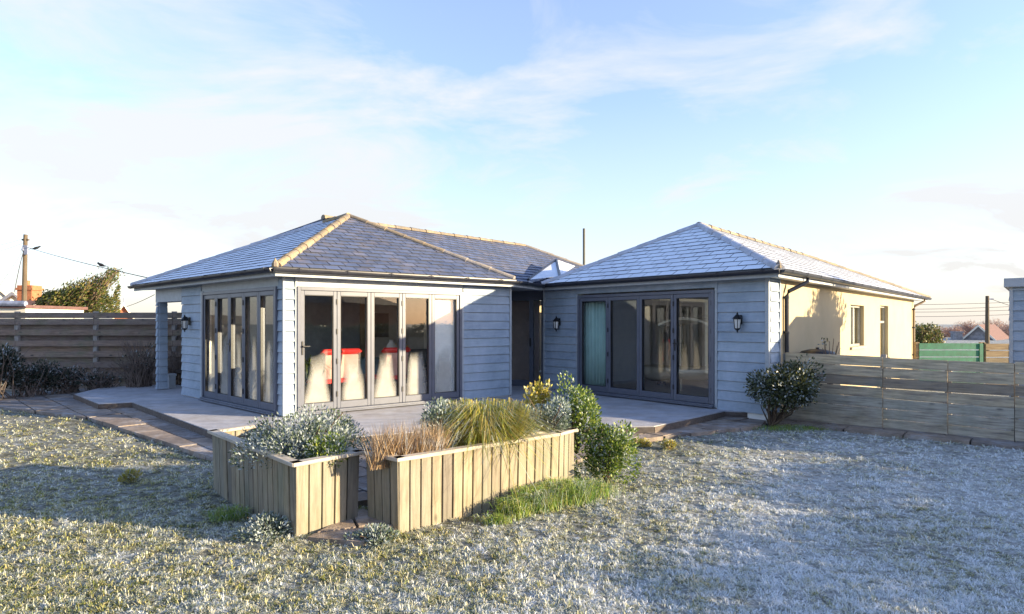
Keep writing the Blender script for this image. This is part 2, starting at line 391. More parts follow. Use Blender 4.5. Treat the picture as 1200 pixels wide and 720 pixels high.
# leaves: arrays of small folded quads
def leafmesh(pos, dirs, L, W, name, mat, parent, fold=.25, seg=1, droop=0.0):
    n = len(pos); d = dirs / np.linalg.norm(dirs, axis=1, keepdims=True)
    r = rng.normal(size=(n, 3)); s = np.cross(d, r); s /= np.linalg.norm(s, axis=1, keepdims=True) + 1e-9
    L = np.broadcast_to(L, n)[:, None]; W = np.broadcast_to(W, n)[:, None]
    a = pos; m = pos + d * L * .5; m1 = m + s * W * .5; m2 = m - s * W * .5; t = pos + d * L; t[:, 2] -= droop * L[:, 0]
    V = np.stack([a, m1, t, m2], 1).reshape(-1, 3)
    return npmesh(name, V, n, 4, mat, parent)
def npmesh(name, V, n, k, mat, parent, quads=None):
    c = (V.min(0) + V.max(0)) / 2
    if parent is None: c[2] = V[:, 2].min()
    me = bpy.data.meshes.new(name); me.vertices.add(len(V)); me.vertices.foreach_set('co', (V - c).astype(np.float32).ravel())
    if quads is None:
        me.loops.add(n * k); me.loops.foreach_set('vertex_index', np.arange(n * k, dtype=np.int32))
        me.polygons.add(n); me.polygons.foreach_set('loop_start', np.arange(0, n * k, k, dtype=np.int32))
    else:
        me.loops.add(quads.size); me.loops.foreach_set('vertex_index', quads.astype(np.int32).ravel())
        me.polygons.add(len(quads)); me.polygons.foreach_set('loop_start', np.arange(0, quads.size, quads.shape[1], dtype=np.int32))
    me.update(calc_edges=True); me.validate()
    me.materials.append(mat if not isinstance(mat, str) else M[mat])
    ob = bpy.data.objects.new(name, me); C.objects.link(ob)
    if parent is not None:
        ob.parent = parent; ob.matrix_basis = wm(parent).inverted() @ Matrix.Translation(Vector(c))
    else: ob.location = c
    return ob
def blades(base, dirs, L, W, name, mat, parent=None, curl=.35):
    """curved strap blades: two quads + tip"""
    n = len(base); d = dirs / np.linalg.norm(dirs, axis=1, keepdims=True)
    s = np.cross(d, np.array([[0, 0, 1.0]]) + rng.normal(size=(n, 3)) * .25); s /= np.linalg.norm(s, axis=1, keepdims=True) + 1e-9
    L = np.broadcast_to(L, n)[:, None]; W = np.broadcast_to(W, n)[:, None]
    p0 = base; p1 = base + d * L * .5; p2 = base + d * L; h = d.copy(); h[:, 2] = 0
    p1 = p1 + np.array([[0, 0, 1.0]]) * L * .5 * curl * .4; p2 = p2 + h * L * curl * .3 - np.array([[0, 0, 1.0]]) * L * curl
    V = np.stack([p0 - s * W * .5, p0 + s * W * .5, p1 + s * W * .42, p1 - s * W * .42, p2], 1).reshape(-1, 3)
    i = np.arange(n)[:, None] * 5
    q = np.concatenate([i + np.array([[0, 1, 2]]), i + np.array([[0, 2, 3]]), i + np.array([[3, 2, 4]])], 1).reshape(-1, 3)
    return npmesh(name, V, 0, 3, mat, parent, q)
def fnoise(x, y, s=1.0, seed=0):
    v = 0
    for k, (a, b, c) in enumerate([(1.0, .7, 1.3), (-.6, 1.1, 4.2), (1.7, -1.3, 2.1), (2.3, 1.9, .4), (-3.1, 2.4, 5.5)]):
        v = v + np.sin(a * x * s + b * y * s + c + seed) * np.cos(b * x * s - a * y * s + c * 2 + seed * 1.7) / (1 + k * .5)
    return v / 2.6

# ------------------------------------------------------------------ house plan
K1 = Vector((-3.65, 9.86)); aA = math.radians(137.3)
dA = Vector((math.cos(aA), math.sin(aA)))
frA0 = Fr(K1, K1 + dA)
tA = frA0.u(214.7); A0 = K1 + dA * tA; tP = frA0.u(184.4); APost = K1 + dA * tP
A = Fr(A0, K1); B = Fr(K1, (-.035, 12.74)); K2 = Vector((4.225, 10.14)); Cw = Fr((.748, 14.17), K2); D = Fr(K2, (13.45, 20.6))
OV = .27; eA, eB, eC, eD = A.off(OV), B.off(OV), Cw.off(OV), D.off(OV)
ZF, ZE = 2.39, 2.53
G1 = isect(eA, eB); GK = isect(eC, eD)
G0 = eA.p0 + eA.d * eA.u(157); G2 = eB.p0 + eB.d * eB.u(605); I_ = eC.p0 + eC.d * eC.u(637); G4 = eD.p0 + eD.d * eD.u(1087)
v3 = lambda p, z: Vector((p[0], p[1], z))
P1 = at(407.8, 253.5, 13.4); P2xy = at(380, 256, 13.68)
def plane_z(a, b, c, x, y):
    n = (b - a).cross(c - a); return a.z - (n.x * (x - a.x) + n.y * (y - a.y)) / n.z
P2 = v3(P2xy, plane_z(v3(G0, ZE), v3(G1, ZE), P1, P2xy.x, P2xy.y))
R2 = at(615, 288.5, 18.7)
Q1 = at(819.5, 264, 13.3); Q2 = at(945, 293.5, 17.7)

house = thing('bungalow', (-3.65, 9.86, 0), 0, 'single storey pale blue weatherboard bungalow with frosted slate hip roofs and folding glass doors', 'house')

def boards(fr, u0, u1, z0, z1, name='weatherboard', phase=0.0, ex=.17, mat='siding', par=None, joints=True):
    mb = MB(); z = z0 - (phase % ex)
    while z < z1 - .02:
        a, b = max(z, z0), min(z + ex - .009, z1)
        cuts = [u0] + sorted([u for u in ([random.uniform(u0 + .5, u1 - .4)] if (joints and u1 - u0 > 1.4 and random.random() < .6) else [])]) + [u1]
        for c0, c1 in zip(cuts[:-1], cuts[1:]):
            mb.hexa([(c0, -.042, a), (c1 - .003, -.042, a), (c1 - .003, .0, a), (c0, .0, a), (c0, -.022, b), (c1 - .003, -.022, b), (c1 - .003, .0, b), (c0, .0, b)])
        z += ex
    return mb.build(name, mat, par or house, fr.o, fr.rz)
def fbox(fr, u0, u1, o0, o1, z0, z1, name, mat, par=None, bevel=0.0):   # o = outward distance
    return MB().box(u0, u1, -o1, -o0, z0, z1).build(name, mat, par or house, fr.o, fr.rz, bevel)

ZB, ZT = DK + .02, 2.42
# solid core walls behind the boards (where there are no openings)
def core(fr, u0, u1, z0=0.0, z1=ZT, mat='inner', name='wall'):
    return fbox(fr, u0, u1, -.12, -.002, z0, z1, name, mat)

def folding(fr, u0, u1, z0, z1, n, glass, handle_at=(), blind_at=None, widths=None, back=.03):
    """outer frame is one part; each leaf is a part with its glass, handle and hinges as sub-parts"""
    fw = .055; of = MB()
    of.box(u0, u0 + fw, -back - .04, .06, z0, z1).box(u1 - fw, u1, -back - .04, .06, z0, z1)
    of.box(u0 + fw, u1 - fw, -back - .04, .06, z1 - fw, z1).box(u0 - .0, u1, -back - .075, .06, z0 - .05, z0)
    of.box(u0, u1, -back - .11, -back - .075, z0 - .05, z0 - .028)
    of.build('door_frame', 'frame', house, fr.o, fr.rz, .003)
    w = (u1 - u0 - 2 * fw) / n; a = u0 + fw
    for k in range(n):
        b = a + w; s = .062; y0, y1 = -back - .02, .035
        lf = MB(); g = .003
        lf.box(a + g, a + s, y0, y1, z0 + g, z1 - fw - g).box(b - s, b - g, y0, y1, z0 + g, z1 - fw - g)
        lf.box(a + s, b - s, y0, y1, z0 + g, z0 + .115).box(a + s, b - s, y0, y1, z1 - fw - .075, z1 - fw - g)
        leaf = lf.build('door_leaf', 'frame', house, fr.o, fr.rz, .004)
        MB().box(a + s - .003, b - s + .003, -.003, .003, z0 + .11, z1 - fw - .07).build('glass_pane', glass, leaf, fr.o, fr.rz)
        gk = MB()
        for (x0, x1, q0, q1) in ((a + s, a + s + .009, z0 + .115, z1 - fw - .075), (b - s - .009, b - s, z0 + .115, z1 - fw - .075)):
            gk.box(x0, x1, y0 + .006, -.004, q0, q1)
        gk.box(a + s + .009, b - s - .009, y0 + .006, -.004, z0 + .115, z0 + .124).box(a + s + .009, b - s - .009, y0 + .006, -.004, z1 - fw - .084, z1 - fw - .075)
        gk.build('glazing_gasket', 'black', leaf, fr.o, fr.rz)
        if k < n - 1 and k % 2 == 0 or k in handle_at:
            for zz in (z0 + .2, z0 + .75, z0 + 1.25, z1 - .28): MB().box(b - .012, b + .012, y0 - .014, y0, zz, zz + .09).build('hinge', 'black', leaf, fr.o, fr.rz)
        if k in handle_at:
            x = a + .03
            MB().box(x - .014, x + .014, y0 - .01, y0, z0 + .92, z0 + 1.14).box(x - .008, x + .008, y0 - .05, y0 - .01, z0 + 1.05, z0 + 1.07).box(x - .01, x + .11, y0 - .06, y0 - .045, z0 + 1.05, z0 + 1.07).build('handle', 'black', leaf, fr.o, fr.rz, .003)
        if blind_at == k:
            MB().box(a + s - .01, b - s + .01, .05, .06, z0 + .06, z1 - fw - .06).build('roller_blind', 'blind', leaf, fr.o, fr.rz)
        a = b

ZD0, ZD1 = DK + .07, DK + 2.10
# --- wall A (left, in shade)
uA0, uA1 = A.u(240.5), A.u(327.5)
boards(A, 0, A.u(237.5), ZB, ZT); fbox(A, A.u(237.5), uA0, 0, .045, ZB, ZD1 + .03, 'trim_board', 'trim')
core(A, 0, uA0)
folding(A, uA0, uA1, ZD0, ZD1, 5, 'glassfogA', handle_at=(2,))
fbox(A, uA0 - .06, uA1 + .02, -.02, .035, ZD1 + .004, ZT, 'head_board', 'trim')
fbox(A, uA0, uA1, -.1, .02, 0, ZD0 - .052, 'plinth', 'frame')
boards(A, uA1 + .004, A.L + .03, ZB, ZT, joints=False)
# --- wall B (sunlit)
uB0, uB1 = B.u(347), B.u(539.5)
boards(B, .002, uB0 - .03, ZB, ZT, joints=False); fbox(B, -.036, .0, -.02, .036, ZB, ZT, 'corner_board', 'trim')
fbox(B, uB0 - .028, uB0 - .002, -.02, .05, ZB, ZT, 'trim_board', 'trim')
folding(B, uB0, uB1, ZD0, ZD1, 5, 'glassfog', handle_at=(0,), blind_at=4)
fbox(B, uB0, uB1 + .02, -.02, .035, ZD1 + .004, ZT, 'head_board', 'trim')
fbox(B, uB0, uB1, -.1, .02, 0, ZD0 - .052, 'plinth', 'frame')
fbox(B, uB1 + .003, uB1 + .05, -.02, .05, ZB, ZD1 + .003, 'trim_board', 'trim')
boards(B, uB1 + .052, B.L - .05, ZB, ZT); core(B, uB1, B.L); fbox(B, B.L - .048, B.L + .0, -.12, .045, ZB, ZT, 'corner_board', 'trim')
# --- wall C (shade, right wing)
uC0, uC1 = Cw.u(679), Cw.u(839)
boards(Cw, .05, uC0 - .05, ZB, ZT); core(Cw, 0, uC0); fbox(Cw, 0, .048, -.1, .045, ZB, ZT, 'corner_board', 'trim')
fbox(Cw, uC0 - .048, uC0 - .002, -.02, .05, ZB, ZD1 + .03, 'trim_board', 'trim'); fbox(Cw, uC1 + .002, uC1 + .048, -.02, .05, ZB, ZD1 + .03, 'trim_board', 'trim')
folding(Cw, uC0, uC1, ZD0, ZD1, 4, 'glass', handle_at=(3,))
fbox(Cw, uC0 - .048, uC1 + .048, -.02, .035, ZD1 + .034, ZT, 'head_board', 'siding')
fbox(Cw, uC0, uC1, -.1, .02, 0, ZD0 - .052, 'plinth', 'frame')
boards(Cw, uC1 + .05, Cw.L - .03, ZB - .02, ZT); core(Cw, uC1, Cw.L)
fbox(Cw, Cw.L - .028, Cw.L + .036, -.0, .045, ZB - .02, ZT, 'corner_board', 'trim')
fbox(Cw, uC1, Cw.L, -.1, -.02, -.05, ZB, 'plinth', 'frame')
# --- wall D (cream render, sunlit gable side)
uDs = D.u(911.5)
boards(D, .038, uDs - .03, ZB - .02, ZT, joints=False); fbox(D, uDs - .028, uDs, -.02, .05, ZB, ZT, 'corner_board', 'trim')
wu0, wu1, nu0, nu1 = D.u(995.5), D.u(1011.5), D.u(1030.5), D.u(1040)
wz0, wz1 = .98 + .12, 2.08; nz0, nz1 = .45, 2.13
rd = MB()
for a, b, z0, z1 in ((uDs, wu0, -.05, ZT), (wu0, wu1, -.05, wz0), (wu0, wu1, wz1, ZT), (wu1, nu0, -.05, ZT), (nu0, nu1, -.05, nz0), (nu0, nu1, nz1, ZT), (nu1, D.L, -.05, ZT)):
    rd.box(a, b, -.02, .2, z0, z1)
rd.build('rendered_wall', 'render', house, D.o, D.rz)
def window(fr, u0, u1, z0, z1, mull=(), trans=(), out=-.07):
    f = MB(); t = .05; y0, y1 = -out, -out + .05
    f.box(u0, u0 + t, y0, y1, z0, z1).box(u1 - t, u1, y0, y1, z0, z1).box(u0 + t, u1 - t, y0, y1, z1 - t, z1).box(u0 + t, u1 - t, y0, y1, z0, z0 + t)
    for m in mull: f.box(m - .03, m + .03, y0 + .002, y1 - .002, z0 + t, z1 - t)
    for z in trans: f.box(u0 + t, u1 - t, y0 + .003, y1 - .003, z - .03, z + .03)
    w = f.build('window', 'trimdark', house, fr.o, fr.rz)
    MB().box(u0 + .02, u1 - .02, y0 + .02, y0 + .026, z0 + .02, z1 - .02).build('glass_pane', 'glass', w, fr.o, fr.rz)
    MB().box(u0 + .02, u1 - .02, y0 + .10, y0 + .11, z0 + .02, z1 - .02).build('blind', 'blindgrey', w, fr.o, fr.rz)
    return w
M['trimdark'] = plain('grey_window_frame', (.30, .29, .27), .4, bmp=0)
M['blindgrey'] = plain('window_blind', (.45, .47, .42), .8)
w = window(D, wu0, wu1, wz0, wz1, mull=((wu0 + wu1) / 2,)); MB().box(wu0 - .05, wu1 + .05, -.07, .12, wz0 - .06, wz0 - .003).build('sill', 'trimdark', w, D.o, D.rz)
window(D, nu0, nu1, nz0, nz1, trans=(1.68,))
# --- porch post and lintel at the far left
pw = .27; post = MB()
fA = Fr(APost, K1)
boards(fA, 0, .11, ZB, ZT - .3, name='porch_post_boards', joints=False)
fPs = Fr(APost + A.d * .11, APost + A.d * .11 - A.n * .17)
boards(fPs, 0, .17, ZB, ZT - .3, name='porch_post_boards', joints=False)
MB().box(.002, .108, .002, .168, ZB, ZT - .3).build('porch_post', 'trim', house, fA.o, fA.rz)
fbox(fA, -.02, (A0 - APost).length - .004, -.25, .03, ZT - .3, ZT - .002, 'porch_beam', 'trim')
# return wall of the pavilion and hidden back walls
def wallrun(pts, mat, name='wall', z1=ZT, th=.16, z0=0.0):
    mb = MB()
    for a, b in zip(pts[:-1], pts[1:]): mb.slab(a, b, th, z0, z1)
    return mb.build(name, mat, house)
Abk = A0 + B.d * 4.2 - A.n * 0
wallrun([A0 + B.d * .10 + A.n * -.08, A0 + B.d * 3.9], 'siding')
wallrun([A0 + B.d * 3.9, Vector((-1.2, 18.9)), Vector((2, 22.6)), Vector((9.8, 24.5)), D.p1 + Vector((-.1, .1))], 'render', 'back_wall')
# rooms behind the glass
Bin = B.p1 - B.n * 3.4
wallrun([B.p1 - B.n * .13 - B.d * .08, Bin], 'inner', 'inner_wall', 2.40)
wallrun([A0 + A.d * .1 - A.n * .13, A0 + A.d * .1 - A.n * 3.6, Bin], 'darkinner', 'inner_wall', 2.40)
MB().prism([A0 + A.d * .06 - A.n * .06, K1 + (A.n + B.n) * -.06, B.p1 - B.n * .06, Bin, A0 - A.n * 3.6], DK - .02, DK + .015).build('inner_floor', 'floor_in', house)
MB().prism([A0 + A.d * .06 - A.n * .04, K1 + (A.n + B.n) * -.03, B.p1 - B.n * .04, Bin, A0 - A.n * 3.6], 2.405, 2.44).build('inner_ceiling', 'inner', house)
Cb0, Cb1 = Cw.p0 - Cw.n * 4.4, K2 - Cw.n * 4.2 - Cw.d * .95
wallrun([Cw.p0 - Cw.n * .14 + Cw.d * .1, Cb0, Cb1, K2 - Cw.n * .35 - Cw.d * .25], 'inner', 'inner_wall', 2.40)
MB().prism([Cw.p0 - Cw.n * .06, K2 - Cw.n * .06, Cb1, Cb0], DK - .02, DK + .015).build('inner_floor', 'floor_in', house)
MB().prism([Cw.p0 - Cw.n * .04, K2 - Cw.n * .04, Cb1, Cb0], 2.405, 2.44).build('inner_ceiling', 'inner', house)
# --- recessed entrance between the wings
E = Fr((-.42, 14.95), (.74, 14.52))
wallrun([B.p1 - B.n * .13 + B.d * .0, Vector((-.42, 14.95))], 'siding', 'recess_wall', ZT)
e0, em, e1 = E.u(585), E.u(623), E.u(637.5)
ef = MB(); ef.box(0, E.L, -.03, .06, ZD1 + .0, ZT).box(0, .06, -.03, .05, DK, ZD1).box(em - .05, em + .05, -.03, .05, DK, ZD1 - .06).box(e1 - .06, e1, -.03, .05, DK, ZD1).box(0, E.L, -.03, .05, ZD1 - .06, ZD1 - .001).box(.06, E.L - .06, -.02, .045, DK, DK + .14)
ef.build('entrance_frame', 'frame', house, E.o, E.rz, .003)
MB().box(.06, em - .05, 0, .006, DK + .14, ZD1 - .06).build('glass_pane', 'glass', house, E.o, E.rz)
MB().box(em + .05, e1 - .06, 0, .006, DK + .14, ZD1 - .06).build('glass_pane', 'glass', house, E.o, E.rz)
MB().box(em - .03, em + .0, -.075, -.03, DK + .95, DK + 1.15).build('handle', 'black', house, E.o, E.rz)
MB().box(-.2, E.L + .1, 1.6, 1.7, DK, 2.4).build('inner_wall', 'hallpink', house, E.o, E.rz) if 'hallpink' in M else None
M['hall'] = plain('hall_plaster', (.62, .47, .40), .9)
MB().box(-.9, E.L - .35, .75, .8, DK, 2.4).box(E.L - .2, E.L + .3, 1.3, 1.4, DK, 2.4).build('inner_wall', 'hall', house, E.o, E.rz)
MB().box(-.6, E.L + .2, .07, 1.5, DK - .02, DK + .01).build('inner_floor', 'floor_in', house, E.o, E.rz)

# ------------------------------------------------------------------ roofs
def clip(poly, planes):
    for (a, b) in planes:   # keep left of a->b
        out = []
        for i in range(len(poly)):
            p, q = poly[i], poly[(i + 1) % len(poly)]
            sp = (b[0] - a[0]) * (p[1] - a[1]) - (b[1] - a[1]) * (p[0] - a[0]); sq = (b[0] - a[0]) * (q[1] - a[1]) - (b[1] - a[1]) * (q[0] - a[0])
            if sp >= 0: out.append(p)
            if (sp >= 0) != (sq >= 0):
                t = sp / (sp - sq); out.append((p[0] + (q[0] - p[0]) * t, p[1] + (q[1] - p[1]) * t))
        poly = out
        if len(poly) < 3: return []
    return poly
def roof_plane(pts, name, mat, ew=.30, ex=.20, tilt=.016):
    """pts counter-clockwise from outside, pts[0]->pts[1] the eave; real lapped slates clipped to the outline over a solid underlay"""
    o = pts[0]; u = (pts[1] - pts[0]).normalized(); nn = (pts[1] - pts[0]).cross(pts[2] - pts[0]).normalized()
    if nn.z < 0: nn = -nn
    v = nn.cross(u); P = [((p - o).dot(u), (p - o).dot(v)) for p in pts]
    area = sum(P[i][0] * P[(i + 1) % len(P)][1] - P[(i + 1) % len(P)][0] * P[i][1] for i in range(len(P)))
    if area < 0: P = P[::-1]
    planes = [(P[i], P[(i + 1) % len(P)]) for i in range(len(P))]
    W = lambda a, b, h: o + u * a + v * b + nn * h
    ul = MB(); mb = ul; top = [W(p[0], p[1], 0) for p in P]; bot = [q - Vector((0, 0, .05)) for q in top]
    mb.poly(top); mb.poly(bot[::-1])
    for i in range(len(top)): j = (i + 1) % len(top); mb.poly([top[j], top[i], bot[i], bot[j]])
    ul.build('roof_underlay', 'gutter', house); mb = MB(); KS = []
    x0, x1 = min(p[0] for p in P), max(p[0] for p in P); y1 = max(p[1] for p in P); r = 0; y = 0.0
    while y < y1:
        x = x0 - (ew / 2 if r % 2 else 0) - ew
        while x < x1:
            jy = random.uniform(-.004, .004); jt = random.uniform(.8, 1.35) * tilt
            g = .0065
            q = clip([(x + g, y + jy), (x + ew - g, y + jy), (x + ew - g, y + ex + .01), (x + g, y + ex + .01)], planes)
            if q and abs(sum(q[i][0] * q[(i + 1) % len(q)][1] - q[(i + 1) % len(q)][0] * q[i][1] for i in range(len(q)))) > .002:
                hh = lambda yy: .004 + jt * (1 - (yy - y) / (ex + .01))
                n = len(mb.v); k = len(q)
                mb.v += [tuple(W(a, b, hh(b))) for a, b in q] + [tuple(W(a, b, .001)) for a, b in q]
                mb.f.append(tuple(range(n, n + k))); KS.append(k)
                for i in range(k): j = (i + 1) % k; mb.f.append((n + j, n + i, n + k + i, n + k + j)); KS.append(-1)
            x += ew
        y += ex; r += 1
    ob = mb.build(name, mat, house); ob.data.materials.append(M['slateedge'])
    ob.data.polygons.foreach_set('material_index', [0 if len(f) == kk else 1 for f, kk in zip(mb.f, KS)]); return ob
g0, g1, g2, gi, gk, g4 = v3(G0, ZE), v3(G1, ZE), v3(G2, ZE), v3(I_, ZE), v3(GK, ZE), v3(G4, ZE)
roof_plane([g0, g1, P1, P2], 'roof_slope', 'slatefrost', ew=.34, ex=.17, tilt=.011)
roof_plane([g1, g2, P1], 'roof_slope', 'slate', ew=.27, ex=.19, tilt=.014)
rd_ = (R2 - P2); rd_.z = 0; rd_.normalize(); rn = Vector((rd_.y, -rd_.x, 0))
run = 2.94; P2m = P2.copy(); P2m.z = R2.z; Vv = v3(P2 + rn * run, ZE); E3 = v3(R2 + rn * run + rd_ * run, ZE)
roof_plane([Vv, E3, R2, P2m], 'roof_slope', 'slate', ew=.27, ex=.19, tilt=.014)
B0 = v3(R2 - rn * run + rd_ * run, ZE)
roof_plane([E3, B0, R2], 'roof_slope', 'slatemid')
MB().poly([B0, g0, P2m, R2]).poly([q - Vector((0, 0, .05)) for q in (R2, P2m, g0, B0)]).build('roof_slope', 'slatemid', house)
pb = v3(G2 - B.n * 2.5, ZE)
MB().poly([g2, pb, P1]).poly([pb, P2m, P1]).build('roof_slope', 'slate', house)
MB().prism([G2, I_, Vector((4.3, 18.6)), Vector((-1.6, 12.6))], 2.46, 2.50).build('flat_roof', 'lead', house)
roof_plane([gi, gk, Q1], 'roof_slope', 'slatefrost', ew=.34, ex=.19, tilt=.011)
Q2.z = plane_z(gk, g4, Q1, Q2.x, Q2.y)
roof_plane([gk, g4, Q2, Q1], 'roof_slope', 'slatemid', ew=.30, ex=.20, tilt=.011)
gb = v3((7.2, 24.6), ZE); MB().poly([g4, gb, Q2]).poly([gb, gi, Q1, Q2]).build('roof_slope', 'slatemid', house)
# small frosted saddle where the wings meet
T1, T2, T3, T4 = at(619, 328, 14.4), at(652, 304.5, 16.4), at(656, 324, 14.6), at(674, 312, 16.8)
MB().poly([T1, T3, T2]).poly([T2, T3, T4]).poly([T1, T2, T2 - Vector((0, 0, .5)), T1 - Vector((0, 0, .2))]).build('saddle_roof', 'slatefrost', house)
MB().tube([T1, T2], .035).tube([T2, T3], .035).build('saddle_flashing', 'gutter', house)
def caps(a, b, mat, name='hip_tiles', seg=.42, r=.066, lift=.0, end=True):
    mb = MB(); L = (b - a).length; n = max(1, round(L / seg)); d = (b - a) / n; t = d.normalized(); side = t.cross(Vector((0, 0, 1))).normalized(); up = side.cross(t)
    for k in range(n):
        p, q = a + d * k - t * .03, a + d * (k + 1); r0, r1 = r * 1.12 + random.uniform(-.004, .006), r * .94; base = len(mb.v); S = 9
        for (c, rr) in ((p, r0), (q, r1)):
            for i in range(S):
                an = math.pi * (i / (S - 1)) * 1.16 - .25
                mb.v.append(tuple(c + side * math.cos(an) * rr * 1.15 + up * (math.sin(an) * rr * .95 + lift)))
        for i in range(S - 1): mb.f.append((base + i, base + i + 1, base + S + i + 1, base + S + i))
        mb.f.append(tuple(base + i for i in reversed(range(S))))
    return mb.build(name, mat, house)
caps(g1 + (P1 - g1) * .02, P1, 'ridge_lichen'); caps(g2 + (P1 - g2) * .03, g2 + (P1 - g2) * .5, 'ridge_frostlit', seg=.5) if 'ridge_frostlit' in M else caps(g2 + (P1 - g2) * .02, g2 + (P1 - g2) * .42, 'ridge_plain', seg=.5)
caps(g2 + (P1 - g2) * .42, P1, 'ridge_brown', seg=.5)
caps(P1, P2, 'ridge_lichen', 'ridge_tiles'); caps(g0, P2, 'ridge_frost')
caps(P2m, R2, 'ridge_brown', 'ridge_tiles', seg=.5); caps(E3, R2, 'ridge_plain')
caps(gi, Q1, 'ridge_frost', seg=.45); caps(gk, Q1, 'ridge_frost', seg=.45); caps(Q1, Q2, 'ridge_brown', 'ridge_tiles', seg=.45); caps(g4, Q2, 'ridge_brown', seg=.45)
# mortar bosses at the hip ends
for q in (g1, gk): MB().lathe([(.05, -.02), (.055, .03), (.03, .07), (.012, .10), (.005, .115)], q + Vector((0, 0, .02)), 8).build('hip_finial', 'ridge_lichen', house)

# soffit, fascia and gutters
def eaves(a, b, wa, wb, gut=True, name=True, drop=0.0):
    """a,b eave plan points (left to right from outside); wa,wb wall plan points"""
    e = Fr(a, b)
    MB().box(0, e.L, 0, .022, ZF, ZE - .02).build('fascia', 'trim', house, e.o, e.rz)
    MB().prism([a - e.n * .022, b - e.n * .022, wb, wa], ZF + .015, ZF + .027).build('soffit', 'trim', house)
    if gut:
        mb = MB(); S = 9; r = .058; x = -.03; st = []
        prof = [(math.cos(math.pi + math.pi * i / (S - 1)) * r, math.sin(math.pi + math.pi * i / (S - 1)) * r) for i in range(S)]
        base = 0
        for xx, zz in ((-.06, 0), (e.L + .06, -drop)):
            for (yy, z) in prof: mb.v.append((xx, -.062 + yy, ZE - .03 + z + zz))
            for (yy, z) in prof: mb.v.append((xx, -.062 + yy * .88, ZE - .028 + z * .88 + zz))
        for i in range(S - 1):
            mb.f.append((i, i + 1, 2 * S + i + 1, 2 * S + i)); mb.f.append((S + i + 1, S + i, 3 * S + i, 3 * S + i + 1))
        for k in (0, 2 * S):
            mb.f.append(tuple(range(k, k + S))) if k == 0 else mb.f.append(tuple(reversed(range(k, k + S))))
        mb.f.append((0, 2 * S, 3 * S, S)); mb.f.append((S - 1, 2 * S - 1, 4 * S - 1, 3 * S - 1))
        g = mb.build('gutter', 'gutter', house, e.o, e.rz)
        x = .35
        while x < e.L:
            dz = -drop * x / e.L
            pr = [(math.cos(math.pi + math.pi * i / (S - 1)) * .066, math.sin(math.pi + math.pi * i / (S - 1)) * .066) for i in range(S)]
            br = MB(); n = 0
            for xx in (x - .02, x + .02):
                for (yy, z) in pr: br.v.append((xx, -.062 + yy, ZE - .024 + z + dz))
            for i in range(S - 1): br.f.append((n + i, n + i + 1, n + S + i + 1, n + S + i))
            br.box(x - .012, x + .012, -.13, -.005, ZE - .022 + dz, ZE - .012 + dz)
            x += .8
            br.build('gutter_bracket', 'gutter', g, e.o, e.rz)
eaves(G0, G1, APost - A.n * .0, K1, drop=.0); eaves(G1, G2, K1, B.p1); eaves(G2, I_, B.p1, Vector((.7, 14.6))); eaves(I_, GK, Cw.p0, K2); eaves(GK, G4, K2, D.p1)
MB().prism([APost - A.n * .0, A0, A0 + B.d * 2, APost + B.d * 2], ZF + .03, ZF + .06).build('porch_ceiling', 'trim', house)
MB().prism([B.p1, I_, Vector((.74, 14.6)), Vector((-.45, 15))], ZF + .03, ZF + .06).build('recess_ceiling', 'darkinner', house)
# downpipes
def downpipe(u, uo):
    pts = [D.pt(u + .28, OV + .06, ZE - .06), D.pt(u + .28, OV + .06, ZE - .15), D.pt(u + .22, OV - .0, ZE - .2), D.pt(u + .05, .09, ZE - .32), D.pt(u, .07, ZE - .4), D.pt(u, .07, 0.1)]
    p = MB().tube(pts, .036, 10).build('downpipe', uo, house)
    c = MB()
    for z in (.6, 1.5, 2.1):
        q = D.pt(u, .07, z); c.lathe([(.045, -.02), (.045, .02)], q, 10); q2 = D.pt(u, .03, z); c.box(q2.x - .06, q2.x + .06, q2.y - .03, q2.y + .03, z - .012, z + .012)
    c.build('pipe_clip', 'gutter', p)
downpipe(D.u(917), 'gutter'); M['pipebrown'] = plain('brown_downpipe', (.2, .14, .08), .5); downpipe(D.u(1068), 'pipebrown')
MB().tube([at(684.5, 310, 20), at(684.5, 268, 20)], .045, 10).lathe([(.06, 0), (.06, .03), (.02, .06)], at(684.5, 268, 20), 10).build('flue_pipe', 'darkpole', house) if 'darkpole' in M else None
M['darkpole'] = plain('dark_flue_metal', (.10, .10, .08), .6)
MB().tube([at(684.5, 318, 19.5), at(684.5, 268, 19.5)], .045, 10).build('flue_pipe', 'darkpole', house)

# ------------------------------------------------------------------ wall lanterns
def lantern(fr, px, yc, label):
    u = fr.u(px); q = fr.pt(u, .04); s = F / q.y; zc = CAMZ - (yc - HOR) / s
    t = thing('wall_lantern', (q.x, q.y, zc), fr.rz, label, 'wall lamp', 'black wall lanterns on the weatherboards')
    loc = lambda mb, n, m, p: mb.build(n, m, p, (q.x, q.y, zc), fr.rz)
    loc(MB().box(-.035, .035, -.02, .0, -.02, .14).tube([(0, -.01, .1), (0, -.06, .14), (0, -.1, .15)], .009, 6), 'bracket', 'black', t)
    cg = MB()
    for k in range(6):
        a = math.pi / 3 * k; x, y = math.cos(a), math.sin(a)
        cg.tube([(x * .048, -.1 + y * .048, -.09), (x * .068, -.1 + y * .068, .07)], .006, 4)
    cg.lathe([(.05, -.1), (.054, -.085)], (0, -.1, 0), 6).lathe([(.072, .066), (.074, .078)], (0, -.1, 0), 6)
    loc(cg, 'cage', 'black', t)
    loc(MB().lathe([(.043, -.084), (.063, .065)], (0, -.1, 0), 6), 'lamp_glass', 'lampglass', t)
    loc(MB().lathe([(.088, .078), (.07, .098), (.03, .14), (.012, .15), (.018, .165), (.004, .19)], (0, -.1, 0), 12), 'lamp_cap', 'black', t)
    loc(MB().lathe([(.004, -.16), (.016, -.145), (.01, -.13), (.045, -.1)], (0, -.1, 0), 12), 'lamp_finial', 'black', t)
